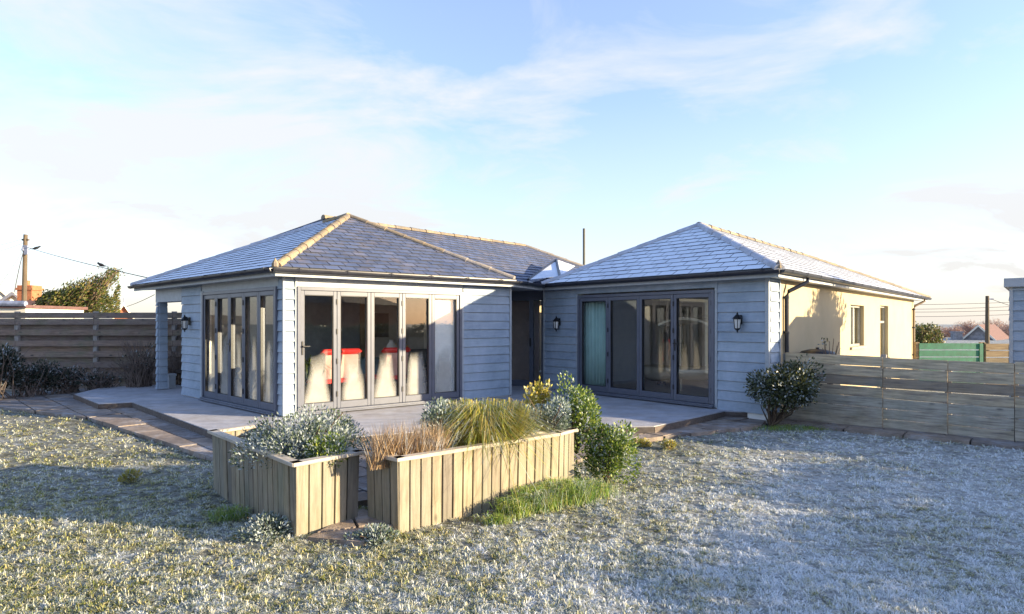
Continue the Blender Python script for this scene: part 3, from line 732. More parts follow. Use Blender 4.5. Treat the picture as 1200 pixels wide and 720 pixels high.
lantern(A, 225, 380, 'black wall lantern beside the shaded left folding doors')
lantern(Cw, 657, 380.5, 'black wall lantern between the recessed entrance and the teal curtained door')
lantern(Cw, 869, 379, 'black wall lantern nearest the corner with the cream rendered wall')

# ------------------------------------------------------------------ inside the rooms
def rpt(x, y_floor_depth): return x
def chair(loc, rz, label, name='red_chair'):
    t = thing(name, loc, rz, label, 'chair', 'red chairs behind the sunlit folding doors'); b = lambda mb, n, m: mb.build(n, m, t, loc, rz, .01)
    b(MB().box(-.25, .25, -.24, .26, .42, .50), 'seat', 'red'); b(MB().hexa([(-.24, .2, .5), (.24, .2, .5), (.24, .27, .5), (-.24, .27, .5), (-.25, .26, .93), (.25, .26, .93), (.25, .33, .93), (-.25, .33, .93)]), 'backrest', 'redcover')
    b(MB().tube([(-.28, .29, .95), (-.26, .28, .98), (.26, .28, .98), (.28, .29, .95)], .055, 10), 'headroll', 'red')
    for x in (-.21, .21):
        for y in (-.2, .24): b(MB().tube([(x, y, 0), (x, y, .42)], .018, 6), 'leg', 'black')
def inroom(fr, px, depth): # plan point on the ray through px, depth metres behind wall
    f2 = Fr(fr.p0 - fr.n * depth, fr.p1 - fr.n * depth); return f2.pt(f2.u(px))
zf = DK + .016
for px, dp, lb, r in ((381, .75, 'red padded chair behind the first pane of the sunlit doors', .3), (401, .8, 'red padded chair behind the second pane of the sunlit doors', -.3), (455, .75, 'red padded chair behind the third pane, before the white vase', .1)):
    q = inroom(B, px, dp); chair((q.x, q.y, zf), B.rz + math.pi + r, lb)
q = inroom(B, 430, 1.65); t = thing('dining_table', (q.x, q.y, zf), B.rz, 'dark dining table with teal cloth behind the sunlit doors', 'table')
MB().box(-1.1, 1.1, -.42, .42, .72, .76).build('tabletop', 'tablewood', t, (q.x, q.y, zf), B.rz, .006)
for x in (-1, 1):
    for y in (-.35, .35): MB().box(x - .04, x + .04, y - .04, y + .04, 0, .72).build('leg', 'tablewood', t, (q.x, q.y, zf), B.rz)
o = MB().box(-.5, .35, -.44, .44, .762, .772).box(-.5, .35, -.45, -.44, .5, .772).build('tablecloth', 'throw', None, (q.x, q.y, zf), B.rz); tag(o, 'teal cloth draped over the dark dining table', 'tablecloth')
p = Vector((q.x, q.y, zf)) + Vector((B.d.x, B.d.y, 0)) * .55
tag(MB().lathe([(.05, .762), (.10, .83), (.12, .93), (.09, 1.03), (.04, 1.10), (.05, 1.14)], (p.x, p.y, zf), 18).build('vase', 'blind'), 'white bulbous vase on the dining table', 'vase')
p2 = p + Vector((B.d.x, B.d.y, 0)) * .28
t = thing('flower_pot', (p2.x, p2.y, zf + .775), 0, 'pot of yellow flowers beside the white vase on the table', 'flowers')
MB().lathe([(.05, 0), (.07, .1)], (p2.x, p2.y, zf + .775), 12).build('pot', 'tablewood', t)
n = 160; pos = np.array([[p2.x, p2.y, zf + .93]]) + rng.normal(size=(n, 3)) * .06; leafmesh(pos, rng.normal(size=(n, 3)), .04, .03, 'petals', 'yellow', t)
q = inroom(B, 357, .45); t = thing('potted_palm', (q.x, q.y, zf), 0, 'green potted palm behind the leftmost pane of the sunlit doors', 'house plant')
MB().lathe([(.1, 0), (.15, .3)], (q.x, q.y, zf), 14).build('pot', 'tablewood', t)
n = 90; d = rng.normal(size=(n, 3)); d[:, 2] = np.abs(d[:, 2]) + .7
blades(np.tile([[q.x, q.y, zf + .55]], (n, 1)) + rng.normal(size=(n, 3)) * .04, d, rng.uniform(.4, .75, n), .022, 'fronds', 'leaf_green', t, .5)
q = inroom(B, 500, 2.9); t = thing('sofa', (q.x, q.y, zf), B.rz, 'dark blue grey sofa deep inside the left room', 'sofa')
M['sofa'] = plain('dark_blue_fabric', (.05, .055, .085), .9)
b = lambda mb, nm: mb.build(nm, 'sofa', t, (q.x, q.y, zf), B.rz, .03)
b(MB().box(-.8, .8, -.4, .4, .1, .42), 'seat'); b(MB().box(-.8, .8, .2, .42, .42, .85), 'backrest'); b(MB().box(-.95, -.8, -.4, .42, .05, .6), 'armrest'); b(MB().box(.8, .95, -.4, .42, .05, .6), 'armrest')
tag(fbox(Fr(A0 + A.d * .1 - A.n * 3.5, Bin), .8, 1.5, .02, .05, 1.3, 1.9, 'picture', 'tablewood'), None)
# curtain behind the first pane of the right wing
mb = MB(); cu0, cu1 = uC0 - .1, Cw.u(711); n = 60
for i in range(n + 1):
    x = cu0 + (cu1 - cu0) * i / n; y = .16 + .035 * math.sin(i * .95) + .012 * math.sin(i * 2.3)
    mb.v += [(x, y, DK + .05), (x, y, 2.22)]
for i in range(n): mb.f.append((2 * i, 2 * i + 2, 2 * i + 3, 2 * i + 1))
o = mb.build('curtain', 'teal', None, Cw.o, Cw.rz, 0, True); sol = o.modifiers.new('thick', 'SOLIDIFY'); sol.thickness = .004
tag(o, 'pale teal curtain hanging behind the leftmost pane of the right doors', 'curtain')
# round backed cream seat with arched canopy, seen through the right doors
def arched_seat(px, dp, label):
    q = inroom(Cw, px, dp); t = thing('canopy_seat', (q.x, q.y, zf), Cw.rz, label, 'seat'); L = (q.x, q.y, zf); bb = lambda mb, nm, m, sm=False: mb.build(nm, m, t, L, Cw.rz, 0, sm)
    mb = MB(); n = 14
    for i in range(n + 1):
        x = -.62 + 1.24 * i / n; z = 1.42 + .14 * (1 - (x / .62) ** 2); mb.v += [(x, -.45, z), (x, .45, z), (x, .45, z + .05), (x, -.45, z + .05)]
    for i in range(n):
        for k in range(4): a = 4 * i + k; c = 4 * i + (k + 1) % 4; mb.f.append((a, c, c + 4, a + 4))
    mb.f += [(3, 2, 1, 0), (4 * n, 4 * n + 1, 4 * n + 2, 4 * n + 3)]
    bb(mb, 'canopy', 'cream')
    bb(MB().lathe([(.2, .30), (.45, .36), (.60, .48), (.62, .55), (.56, .53), (.2, .48)], (0, 0, 0), 28), 'seat', 'cream', True)
    for x in (-.55, .55): bb(MB().tube([(x, .3, 0), (x * 1.02, .3, .8), (x, .3, 1.46)], .022, 8), 'post', 'cream')
arched_seat(815, 1.5, 'cream round seat with arched canopy behind the rightmost pane')
q = inroom(Cw, 775, 2.6); t = thing('armchair', (q.x, q.y, zf), Cw.rz, 'cream round armchair behind the third pane of the right doors', 'armchair')
MB().lathe([(.25, .1), (.5, .2), (.55, .45), (.4, .42)], (q.x, q.y, zf), 24).build('seat', 'cream', t, smooth=True); MB().lathe([(.1, 0), (.1, .1)], (q.x, q.y, zf)).build('base', 'black', t)
for px in (761, 795):
    fb = Fr(Cb0 + Cw.n * .1, Cb1 + Cw.n * .1); u = fb.u(px)
    w_ = fbox(fb, u - .16, u + .16, 0, .03, .95, 2.05, 'inner_window', 'blind')
w_ = fbox(fb, fb.u(737), fb.u(752), 0, .05, DK, 2.1, 'inner_door', 'tablewood')

# ------------------------------------------------------------------ ground, lawn, paving, deck
S = 500
g = MB().poly([(-S, -S, -.06), (S, -S, -.06), (S, S, -.06), (-S, S, -.06)]).build('ground', 'far_ground' if 'far_ground' in M else 'lawn_soil'); tag(g, kind='structure')
lawn_poly = [(-16, 12.6), (-11, 12.42), (-7.22, 10.49), (-3.49, 7.3), (-2.6, 6.3), (-1.6, 5.5), (-.9, 5.6), (.3, 6.6), (1.66, 8.48), (3.92, 9.67), (4.4, 10.02), (6.6, 8.12), (12, 3.45), (12, -3), (-16, -3)]
def inpoly(x, y, P):
    c = np.zeros(len(x), bool); j = len(P) - 1
    for i in range(len(P)):
        xi, yi = P[i]; xj, yj = P[j]
        k = ((yi > y) != (yj > y)) & (x < (xj - xi) * (y - yi) / (yj - yi + 1e-12) + xi); c ^= k; j = i
    return c
def gz(x, y): return .015 * fnoise(x, y, 2.1) + .010 * fnoise(x, y, 6.3, 2) + .009 * fnoise(x, y, 15.0, 4)
nx, ny = 560, 320; X, Y = np.meshgrid(np.linspace(-16, 12, nx), np.linspace(-3, 13, ny)); ins = inpoly(X.ravel(), Y.ravel(), lawn_poly).reshape(X.shape)
Z = gz(X, Y) - .0
Z = np.where(ins, Z, -.05)
V = np.stack([X, Y, Z], -1).reshape(-1, 3); ii = np.arange(ny - 1)[:, None] * nx + np.arange(nx - 1)[None]; Q = np.stack([ii, ii + 1, ii + nx + 1, ii + nx], -1).reshape(-1, 4)
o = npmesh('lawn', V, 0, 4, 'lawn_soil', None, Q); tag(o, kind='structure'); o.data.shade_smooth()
def lawn_tufts(n_t, per, name):
    # tufts spread evenly over the picture rows (closer ones denser)
    t = rng.uniform(0, 1, n_t); y0, y1 = 2.6, 13.0; Yt = 1 / (1 / y0 + (1 / y1 - 1 / y0) * t); Xt = rng.uniform(-.92, .92, n_t) * Yt + rng.normal(size=n_t) * .02
    k = inpoly(Xt, Yt, lawn_poly); Xt, Yt = Xt[k], Yt[k]
    cl = fnoise(Xt, Yt, 3.3, 5); k = rng.uniform(size=len(Xt)) < np.clip(.72 + .45 * cl + .35 * fnoise(Xt, Yt, 13, 8), .12, 1); Xt, Yt = Xt[k], Yt[k]
    m = len(Xt); sz = (rng.gamma(4, .25, m)) * (1 + .35 * fnoise(Xt, Yt, 2.1, 9)); sz = np.clip(sz, .35, 1.7)
    Xb = np.repeat(Xt, per); Yb = np.repeat(Yt, per); sb = np.repeat(sz, per); nb = len(Xb)
    an = rng.uniform(0, 2 * np.pi, nb); tw = np.repeat(fnoise(Xt, Yt, 1.3, 3) * 3 + 1, per); rad = rng.uniform(0, .018, nb) * sb
    Xb = Xb + np.cos(an) * rad; Yb = Yb + np.sin(an) * rad
    d = np.stack([np.cos(an) + .8 * np.cos(tw), np.sin(an) + .8 * np.sin(tw), rng.uniform(.05, 1.1, nb)], 1)
    L = np.clip(rng.gamma(4, .0078, nb), .012, .046) * sb * (.85 + .04 * Yb); W = rng.uniform(.0022, .0042, nb) * (.7 + .22 * Yb)
    base = np.stack([Xb, Yb, gz(Xb, Yb) - .004], 1)
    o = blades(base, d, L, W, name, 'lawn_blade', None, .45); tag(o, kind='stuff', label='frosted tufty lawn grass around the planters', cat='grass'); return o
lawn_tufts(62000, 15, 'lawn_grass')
# paving slabs around the deck
def slabs(poly, name, size=.62, rot=.75, z=.004):
    mb = MB(); P = [tuple(p) for p in poly]; cx = sum(p[0] for p in P) / len(P); cy = sum(p[1] for p in P) / len(P); c, s = math.cos(rot), math.sin(rot)
    ar = sum(P[i][0] * P[(i + 1) % len(P)][1] - P[(i + 1) % len(P)][0] * P[i][1] for i in range(len(P)))
    if ar < 0: P = P[::-1]
    pl = [(P[i], P[(i + 1) % len(P)]) for i in range(len(P))]
    for i in range(-26, 27):
        w = size * .8
        for j in range(-26, 27):
            x0, y0 = j * size * 1.25 + (i % 2) * size * .5, i * w
            q = [(x0 + .012, y0 + .012), (x0 + size * 1.25 - .012, y0 + .012), (x0 + size * 1.25 - .012, y0 + w - .012), (x0 + .012, y0 + w - .012)]
            q = [(cx + a * c - b * s, cy + a * s + b * c) for a, b in q]; q = clip(q, pl)
            if q: h = z + .042 + random.uniform(0, .012); mb.prism(q, -.05, h)
    o = mb.build(name, 'paving'); return tag(o, kind='structure')
slabs([(-3.5, 7.3), (-2.6, 8.4), (-6.4, 12.3), (-7.2, 10.47)], 'paving', rot=-.78)
slabs([(-7.2, 10.47), (-6.4, 12.3), (-9.5, 15), (-11.5, 15), (-11, 12.4)], 'paving', rot=-.78, z=.003)
slabs([(-3.5, 7.28), (-2.6, 6.3), (-1.6, 5.45), (.3, 6.6), (1.65, 8.47), (2.2, 9.6), (-3, 9.0)], 'paving', rot=-.78, z=.002)
slabs([(1.66, 8.48), (3.92, 9.67), (4.5, 10.7), (2.2, 11)], 'paving', rot=-.85, z=.003)
slabs([(4.3, 10.0), (10.1, 5.05), (10.6, 5.5), (4.6, 10.7)], 'paving', rot=-.71, z=-.002)
slabs([(-1.55, 4.66), (-1.1, 4.55), (-.95, 4.95), (-1.3, 5.35)], 'paving', rot=.4, z=.0)
# timber deck with boards running along wall B
deck_poly = [gnd(87, 462, DK), gnd(116, 473.4, DK), gnd(155, 471.4, DK), gnd(252, 507, DK), Vector((-3.3, 7.65, DK)), Vector((-.5, 8.9, DK)), gnd(702, 500.6, DK), gnd(766.5, 499.7, DK), gnd(849, 482, DK), Vector((4.1, 10.4, DK)), Vector((.9, 14.3, DK)), Vector((-.3, 15.0, DK)), Vector((-.6, 13, DK)), Vector((-3.6, 10.6, DK)), Vector((-6.6, 13.2, DK)), Vector((-7.6, 15.6, DK)), Vector((-9.6, 14.4, DK))]
dp = [(p.x, p.y) for p in deck_poly]
def deckbuild():
    import bmesh
    bm = bmesh.new(); rz = .06; c, s = math.cos(rz), math.sin(rz)
    base = bmesh.new()
    # split the outline into board strips by bisecting
    f = bm.faces.new([bm.verts.new((x, y, DK)) for x, y in dp]); 
    w = .14
    for k in range(40, 130):
        yv = k * w
        bmesh.ops.bisect_plane(bm, geom=bm.verts[:] + bm.edges[:] + bm.faces[:], plane_co=(-s * yv, c * yv, 0), plane_no=(-s, c, 0))
    bmesh.ops.split_edges(bm, edges=bm.edges[:]); 
    r = bmesh.ops.inset_individual(bm, faces=bm.faces[:], thickness=.005)
    bmesh.ops.delete(bm, geom=r['faces'], context='FACES')
    bmesh.ops.solidify(bm, geom=bm.faces[:], thickness=.025)
    me = bpy.data.meshes.new('deck'); bm.to_mesh(me); bm.free(); me.materials.append(M['deck'])
    o = bpy.data.objects.new('deck', me); C.objects.link(o); tag(o, kind='structure'); return o
dk = deckbuild()
mb = MB()
for a, b in zip(dp[:9], dp[1:10]): mb.slab((a[0], a[1]), (b[0], b[1]), .03, -.03, DK - .012)
o = mb.build('deck_edge', 'deckside', dk)
o = MB().prism(dp, -.04, DK - .04).build('deck_base', 'deckside', dk)

# ------------------------------------------------------------------ planters
def planter(foot, H, label, seam=None, taper=.015, bw=.105):
    cx = sum(p[0] for p in foot) / len(foot); cy = sum(p[1] for p in foot) / len(foot)
    t = thing('planter', (cx, cy, 0), 0, label, 'planter', 'wooden planters in the lawn')
    n = len(foot)
    inner = lambda p, k: (cx + (p[0] - cx) * (1 - k), cy + (p[1] - cy) * (1 - k))
    for i in range(n):
        a, b = foot[i], foot[(i + 1) % n]; d = Vector((b[0] - a[0], b[1] - a[1])); L = d.length; rz = math.atan2(d.y, d.x); m = max(1, round(L / bw)); mb = MB()
        for k in range(m):
            x0, x1 = L * k / m + .006, L * (k + 1) / m - .006; pr = random.uniform(0, .008)
            f = lambda x: x
            ti = lambda x: taper * (1 - 2 * x / L) * .5
            mb.hexa([(x0 + ti(x0), -pr + taper, -.03), (x1 + ti(x1), -pr + taper, -.03), (x1 + ti(x1), .025 + taper, -.03), (x0 + ti(x0), .025 + taper, -.03), (x0, -pr, H - .03), (x1, -pr, H - .03), (x1, .025, H - .03), (x0, .025, H - .03)])
        mb.build('side_boards', 'planter', t, (a[0], a[1], 0), rz, .003)
        MB().box(-.03, L + .03, -.035, .055, H - .03, H).build('rim', 'rim', t, (a[0], a[1], 0), rz, .004)
    MB().prism([inner(p, .10) for p in foot], 0, H - .15).build('lining', 'soil', t)
    MB().prism([inner(p, .04) for p in foot], H - .14, H - .09).build('soil', 'soil', t)
    return t
p1f = [(-1.66, 4.70), (-1.27, 5.12), (-2.62, 6.52), (-2.98, 6.1)]
p2f = [(-.90, 4.87), (.46, 5.98), (.62, 6.2), (-1.0, 5.55), (-1.22, 5.13)]
planter(p1f, .60, 'battened wooden planter holding one frosty green mound of shrub')
planter(p2f, .60, 'long pale wooden planter with dry lavender and golden grasses beside the smaller planter')

def mound(c, rx, ry, rz, n, L, W, mat, name='foliage', parent=None, lumps=9, sh=.35, up=.5, zmin=None, seed=0, stretch=None):
    """leafy mass: many small leaves through an uneven volume made of lumps"""
    r = np.random.default_rng(seed + 5); lc = r.normal(size=(lumps, 3)); lc /= np.linalg.norm(lc, axis=1, keepdims=True); lc *= r.uniform(.25, .8, (lumps, 1)); lc[:, 2] = np.abs(lc[:, 2]) * .9
    lr = r.uniform(.28, .5, lumps); k = r.integers(0, lumps, n); d = r.normal(size=(n, 3)); d /= np.linalg.norm(d, axis=1, keepdims=True)
    rad = (1 - sh * r.random(n) ** 1.6)[:, None] * lr[k][:, None]; p = lc[k] + d * rad
    pos = np.array(c) + p * np.array([rx, ry, rz]); dirs = d * .8 + p * .4 + r.normal(size=(n, 3)) * .45; dirs[:, 2] += up
    if zmin is not None: kk = pos[:, 2] > zmin; pos, dirs = pos[kk], dirs[kk]
    return leafmesh(pos, dirs, r.uniform(.7, 1.3, len(pos)) * L, r.uniform(.7, 1.2, len(pos)) * W, name, mat, parent)
def stems(c, ends, r0, r1, mat, name, parent, seg=4):
    mb = MB()
    for e in ends:
        a = Vector(c); e = Vector(e); pts = []
        for k in range(seg + 1):
            t = k / seg; q = a.lerp(e, t); 
            if 0 < k < seg: q += Vector((random.uniform(-1, 1), random.uniform(-1, 1), random.uniform(-.5, .5))) * (e - a).length * .06
            pts.append(q)
        mb.tube(pts, [r0 + (r1 - r0) * k / seg for k in range(seg + 1)], 5)
    return mb.build(name, mat, parent)
def shrub(name, c, size, n, L, W, mat, label, cat='shrub', group=None, stem='bark', **kw):
    t = thing(name, c, 0, label, cat, group); c = Vector(c); rx, ry, rz = size
    mound(c + Vector((0, 0, kw.pop('lift', rz * .35))), rx, ry, rz, n, L, W, mat, 'foliage', t, **kw)
    stems(c, [c + Vector((random.uniform(-.6, .6) * rx, random.uniform(-.6, .6) * ry, random.uniform(.5, 1.0) * rz)) for _ in range(9)], .012, .004, stem, 'stems', t)
    return t
HZ = .5
shrub('mound_shrub', (-1.80, 5.42, HZ), (.60, .58, .37), 12000, .030, .014, 'leaf_frost', 'frost covered green mound shrub filling the smaller planter', seed=1, lumps=22, lift=.02, zmin=HZ - .02)
shrub('mound_shrub', (-1.50, 5.14, HZ), (.25, .22, .22), 3000, .028, .014, 'leaf_green', 'fresh green shrub tip hanging over the right corner of the smaller planter', seed=2, lumps=12, lift=.04, zmin=HZ - .08)
# dry lavender: upright thin stalks
t = thing('lavender', (-.72, 5.3, HZ), 0, 'dry brown lavender stalks at the left end of the long planter', 'plant'); n = 1500
bx = rng.uniform(-1.12, -.58, n); by = 5.20 + (bx + .75) * .62 + rng.uniform(-.14, .16, n)
d = np.stack([rng.normal(0, .28, n), rng.normal(0, .2, n), np.ones(n)], 1)
blades(np.stack([bx, by, np.full(n, HZ)], 1), d, rng.uniform(.18, .42, n), .005, 'stalks', 'leaf_dry', t, .08)
mound((-.85, 5.25, HZ), .32, .28, .14, 2200, .03, .006, 'leaf_dry', 'foliage', t, seed=4, lumps=12)
# hebe bush, golden strap grass
shrub('hebe', (-.60, 5.62, HZ), (.30, .26, .46), 5200, .034, .016, 'leaf_sage', 'frosty upright bush behind the golden grass clump', seed=5, lumps=12, lift=.08)
t = thing('grass_clump', (-.26, 5.72, HZ), 0, 'golden arching grass clump in the middle of the long planter', 'grass clump'); n = 3600
an = rng.uniform(0, 2 * np.pi, n); rr = rng.uniform(0, .2, n); d = np.stack([np.cos(an) * .8, np.sin(an) * .8, rng.uniform(.5, 3.4, n)], 1) + rng.normal(size=(n, 3)) * .32
blades(np.stack([-.26 + np.cos(an) * rr * 1.5, 5.72 + np.sin(an) * rr * .8, np.full(n, HZ)], 1), d, rng.uniform(.40, .80, n), rng.uniform(.005, .010, n), 'blades', 'leaf_strap', t, .45)
shrub('sage_bush', (.28, 6.15, HZ), (.40, .34, .42), 7500, .036, .016, 'leaf_sage', 'silvery frosted sage bush at the right end of the long planter', seed=6, lumps=14, lift=.06)
shrub('yellow_shrub', (.28, 6.65, .35), (.16, .15, .52), 1100, .045, .026, 'leaf_yellow', 'tall yellow leaved shoots rising behind the silvery sage bush', seed=7, lumps=9, lift=.32, sh=.9)
shrub('evergreen_shrub', (.68, 6.5, .28), (.24, .24, .62), 3600, .034, .02, 'leaf_green', 'upright green shrub at the planter end, taller than the sage', seed=8, lumps=12, lift=.25)
shrub('evergreen_shrub', (.98, 6.35, 0.0), (.34, .30, .46), 6000, .034, .02, 'leaf_green', 'low bushy green shrub spilling from the planter end onto the lawn', seed=9, lumps=16, lift=.17, zmin=0.0)
# grasses and weeds along the planter feet
def tuft(c, spread, n, L, mat, label, name='grass_tuft', curl=.4, up=(.6, 2.2), W=.005):
    t = thing(name, (c[0], c[1], 0), 0, label, 'grass tuft'); an = rng.uniform(0, 2 * np.pi, n)
    X = c[0] + rng.normal(0, spread[0], n); Y = c[1] + rng.normal(0, spread[1], n); d = np.stack([np.cos(an), np.sin(an), rng.uniform(*up, n)], 1)
    blades(np.stack([X, Y, np.zeros(n)], 1), d, rng.uniform(.5, 1.1, n) * L, rng.uniform(.7, 1.3, n) * W, 'blades', mat, t, curl)
tuft((.02, 5.32), (.06, .05), 700, .26, 'blade_green', 'bright green grass tuft at the middle of the long planter foot', up=(1.0, 3.5))
tuft((.22, 5.5), (.09, .06), 1300, .32, 'blade_green', 'lush bright green grass tuft right of the first along the planter foot', up=(1.0, 3.5))
tuft((.48, 5.72), (.12, .07), 1900, .34, 'blade_green', 'largest bright green grass tuft beneath the planter right end', up=(1.0, 3.5))
tuft((.74, 5.95), (.10, .07), 1200, .24, 'blade_green', 'green grass tuft between the planter end and the lowest shrub', up=(1.0, 3.5))
tuft((-.13, 5.12), (.06, .04), 380, .13, 'blade_green', 'small green grass tuft nearest the planter front corner')
tuft((-2.42, 5.25), (.07, .06), 500, .17, 'blade_dark' if 'blade_dark' in M else 'blade_green', 'dark green grass tuft against the shaded side of the smaller planter')
shrub('frosty_weed', (-1.92, 4.82, 0), (.28, .2, .16), 2600, .032, .014, 'leaf_sage', 'frosted leafy weed at the front corner of the smaller planter', 'weed', seed=21, lumps=12, lift=.02, zmin=0)
shrub('frosty_weed', (-1.02, 4.66, 0), (.24, .16, .10), 1500, .032, .014, 'leaf_sage', 'frosted leafy weed in the gap between the two planters', 'weed', seed=22, lumps=10, lift=.02, zmin=0)
for k, (px, py, lb) in enumerate(((640 + 115, 520, 'yellowish weed clump by the deck corner, left one of two'), (785, 523, 'yellowish weed clump by the deck corner, right one of two'), (152, 561, 'pale yellow weed clump alone in the shaded lawn'))):
    q = gnd(px, py + 3); shrub('weed_clump', (q.x, q.y, 0), (.13, .11, .10), 900, .03, .012, 'leaf_yellowfrost' if 'leaf_yellowfrost' in M else 'leaf_yellow', lb, 'weed', seed=30 + k, lumps=8, lift=.02, zmin=0)

# ------------------------------------------------------------------ bush by the right fence
bq = gnd(903, 501); t = thing('evergreen_bush', (bq.x, bq.y, 0), 0, 'round dark glossy bush with frosted leaves in front of the right fence', 'bush')
cc = Vector((bq.x + .24, bq.y, .52))
ends = [cc + Vector((random.uniform(-.4, .4), random.uniform(-.3, .3), random.uniform(-.3, .35))) for _ in range(22)]
stems((bq.x, bq.y, 0), ends, .018, .005, 'bark', 'branches', t)
mound(cc, .62, .5, .60, 11000, .052, .028, 'leaf_dark', 'foliage', t, zmin=.1, seed=40, lumps=26, sh=.8, up=.1)
tuft((bq.x + .3, bq.y - .15), (.25, .12), 1500, .10, 'blade_green', 'green grass growing under the round dark bush')

# ------------------------------------------------------------------ fences
def plank_fence(pts, zt, nb, label, mat, name='plank_fence', gap=.008, th=.02, zb=.03, posts=True, posth=.04):
    t = thing(name, (pts[0][0], pts[0][1], 0), 0, label, 'fence')
    for i in range(len(pts) - 1):
        a, b = Vector(pts[i]), Vector(pts[i + 1]); L = (b - a).length; rz = math.atan2(b.y - a.y, b.x - a.x); za, zb_ = zt[i]; h = (za - zb) / nb; mb = MB()
        for k in range(nb):
            j = random.uniform(-.004, .004); z0 = zb + k * h; y = random.uniform(-.012, .004); jl = random.uniform(-.006, .006)
            dz = (zb_ - za) * (k + 1) / nb
            mb.hexa([(.004, y - th, z0 + gap / 2 + j), (L - .004, y - th, z0 + gap / 2 + jl + dz * .9), (L - .004, y, z0 + gap / 2 + jl + dz * .9), (.004, y, z0 + gap / 2 + j), (.004, y - th, z0 + h - gap / 2 + j), (L - .004, y - th, z0 + h - gap / 2 + jl + dz), (L - .004, y, z0 + h - gap / 2 + jl + dz), (.004, y, z0 + h - gap / 2 + j)])
        mb.build('fence_panel', mat, t, (a.x, a.y, 0), rz, .002)
        if posts:
            MB().box(-.04, .04, .012, .10, 0, za + (posth if i == 1 else -.03)).build('post', 'fencepost', t, (a.x, a.y, 0), rz, .004)
    return t
f0, f1, f3 = Vector((4.63, 10.40)), Vector((5.72, 9.47)), Vector((6.90, 8.44)); dF = (f3 - f1).normalized()
fF = Fr(f1, f3); f2 = fF.p0 + fF.d * fF.u(1111)
fp = [f0, f1, f2, fF.p0 + fF.d * fF.u(1189)]
L_ = (fp[3] - fp[2]).length; fp += [fp[3] + dF * 1.15, fp[3] + dF * 2.3]
plank_fence(fp, [(1.17, 1.14), (1.13, 1.12), (1.115, 1.12), (1.13, 1.13), (1.13, 1.13)], 7, 'weathered grey horizontal plank fence running right from the house corner', 'fence')
# left fence: boards alternately in front of and behind the posts
t = thing('hit_and_miss_fence', (-13, 15.7, 0), 0, 'brown overlapping board fence behind the porch at far left', 'fence')
Y0 = 15.7; xs = [(px - 600) / F * Y0 for px in (-72, 20, 112, 204, 296)]; xs = [xs[0] - 4.0, xs[0] - 2.0] + xs
for i in range(len(xs) - 1):
    a, b = xs[i], xs[i + 1]; mb = MB(); z = 1.92; k = 0
    mb.box(a, b - .006, Y0 - .06, Y0 - .035, 1.775, 1.92).box(a, b - .006, Y0 - .068, Y0 - .045, 1.61, 1.765)
    for k in range(6):
        z = 1.47 - k * .275; j = random.uniform(-.008, .008); jj = random.uniform(-.008, .008)
        mb.box(a, b - .006, Y0 + .06, Y0 + .08, z - .03 + j, z + .155 + j); mb.box(a, b - .006, Y0 - .06, Y0 - .038, z - .135 + jj, z + .01 + jj)
    mb.build('fence_panel', 'fence_left', t, bevel=.003)
for x in xs: MB().box(x - .05, x + .05, Y0 - .03, Y0 + .06, 0, 1.95).build('post', 'fencepost', t, bevel=.004)
# green and tan fences by the cream wall
def slat_fence(px0, px1, y0, Yd, n, label, mat, name, postmat):
    a, b = at(px0, y0, Yd), at(px1, y0, Yd); t = thing(name, (a.x, a.y, 0), 0, label, 'fence'); mb = MB(); z = a.z
    for k in range(n): mb.box(a.x + .02, b.x - .02, Yd - .02, Yd, z - .17, z); z -= .195
    mb.build('fence_panel', mat, t)
    for x in (a.x, b.x): MB().box(x - .06, x + .04, Yd + .002, Yd + .08, 0, a.z + .03).build('post', postmat, t)
    MB().box(b.x - .12, b.x - .02, Yd - .04, Yd - .021, z, a.z - .01).build('batten', mat, t)
slat_fence(1076, 1152, 402.5, 17, 6, 'green painted slatted fence panel next to the cream wall', 'greenpaint', 'slatted_fence', 'goldfence')
slat_fence(1154, 1190, 403, 17, 6, 'tan unpainted slatted fence panel right of the green one', 'goldfence', 'slatted_fence', 'goldfence')

# ------------------------------------------------------------------ shed at the right edge
sx, sy = (1185.5 - 600) / F * 10.5, 10.5; t = thing('garden_shed', (sx, sy, 0), 0, 'pale blue boarded garden shed with flat roof at the right edge', 'shed')
dS = Vector((dF.x, dF.y)); nS = Vector((-dS.y, dS.x)); s0 = Vector((sx, sy)); s1 = s0 + dS * 3.2; s2 = s1 + nS * 3.0; s3 = s0 + nS * 3.0
fs = Fr(s0, s1); boards(fs, .0, 3.2, 0, 2.30, mat='shed', par=t)
fl = Fr(s3, s0); boards(fl, 0, fl.L, 0, 2.30, mat='shed', par=t)
MB().box(.01, 3.2, .0, .05, 0, 2.3).build('wall', 'trim', t, fs.o, fs.rz); MB().slab(s3 + dS * .03, s0 + dS * .03 + nS * .06, .03, 0, 2.3).slab(s3, s2, .05, 0, 2.3).slab(s2, s1, .05, 0, 2.3).build('wall', 'trim', t)
MB().box(-.03, .02, -.045, .03, 0, 2.3).build('corner_board', 'trim', t, fs.o, fs.rz)
MB().box(-.10, 3.4, -.12, 3.2, 2.27, 2.42).build('roof', 'trim', t, fs.o, fs.rz, .004)

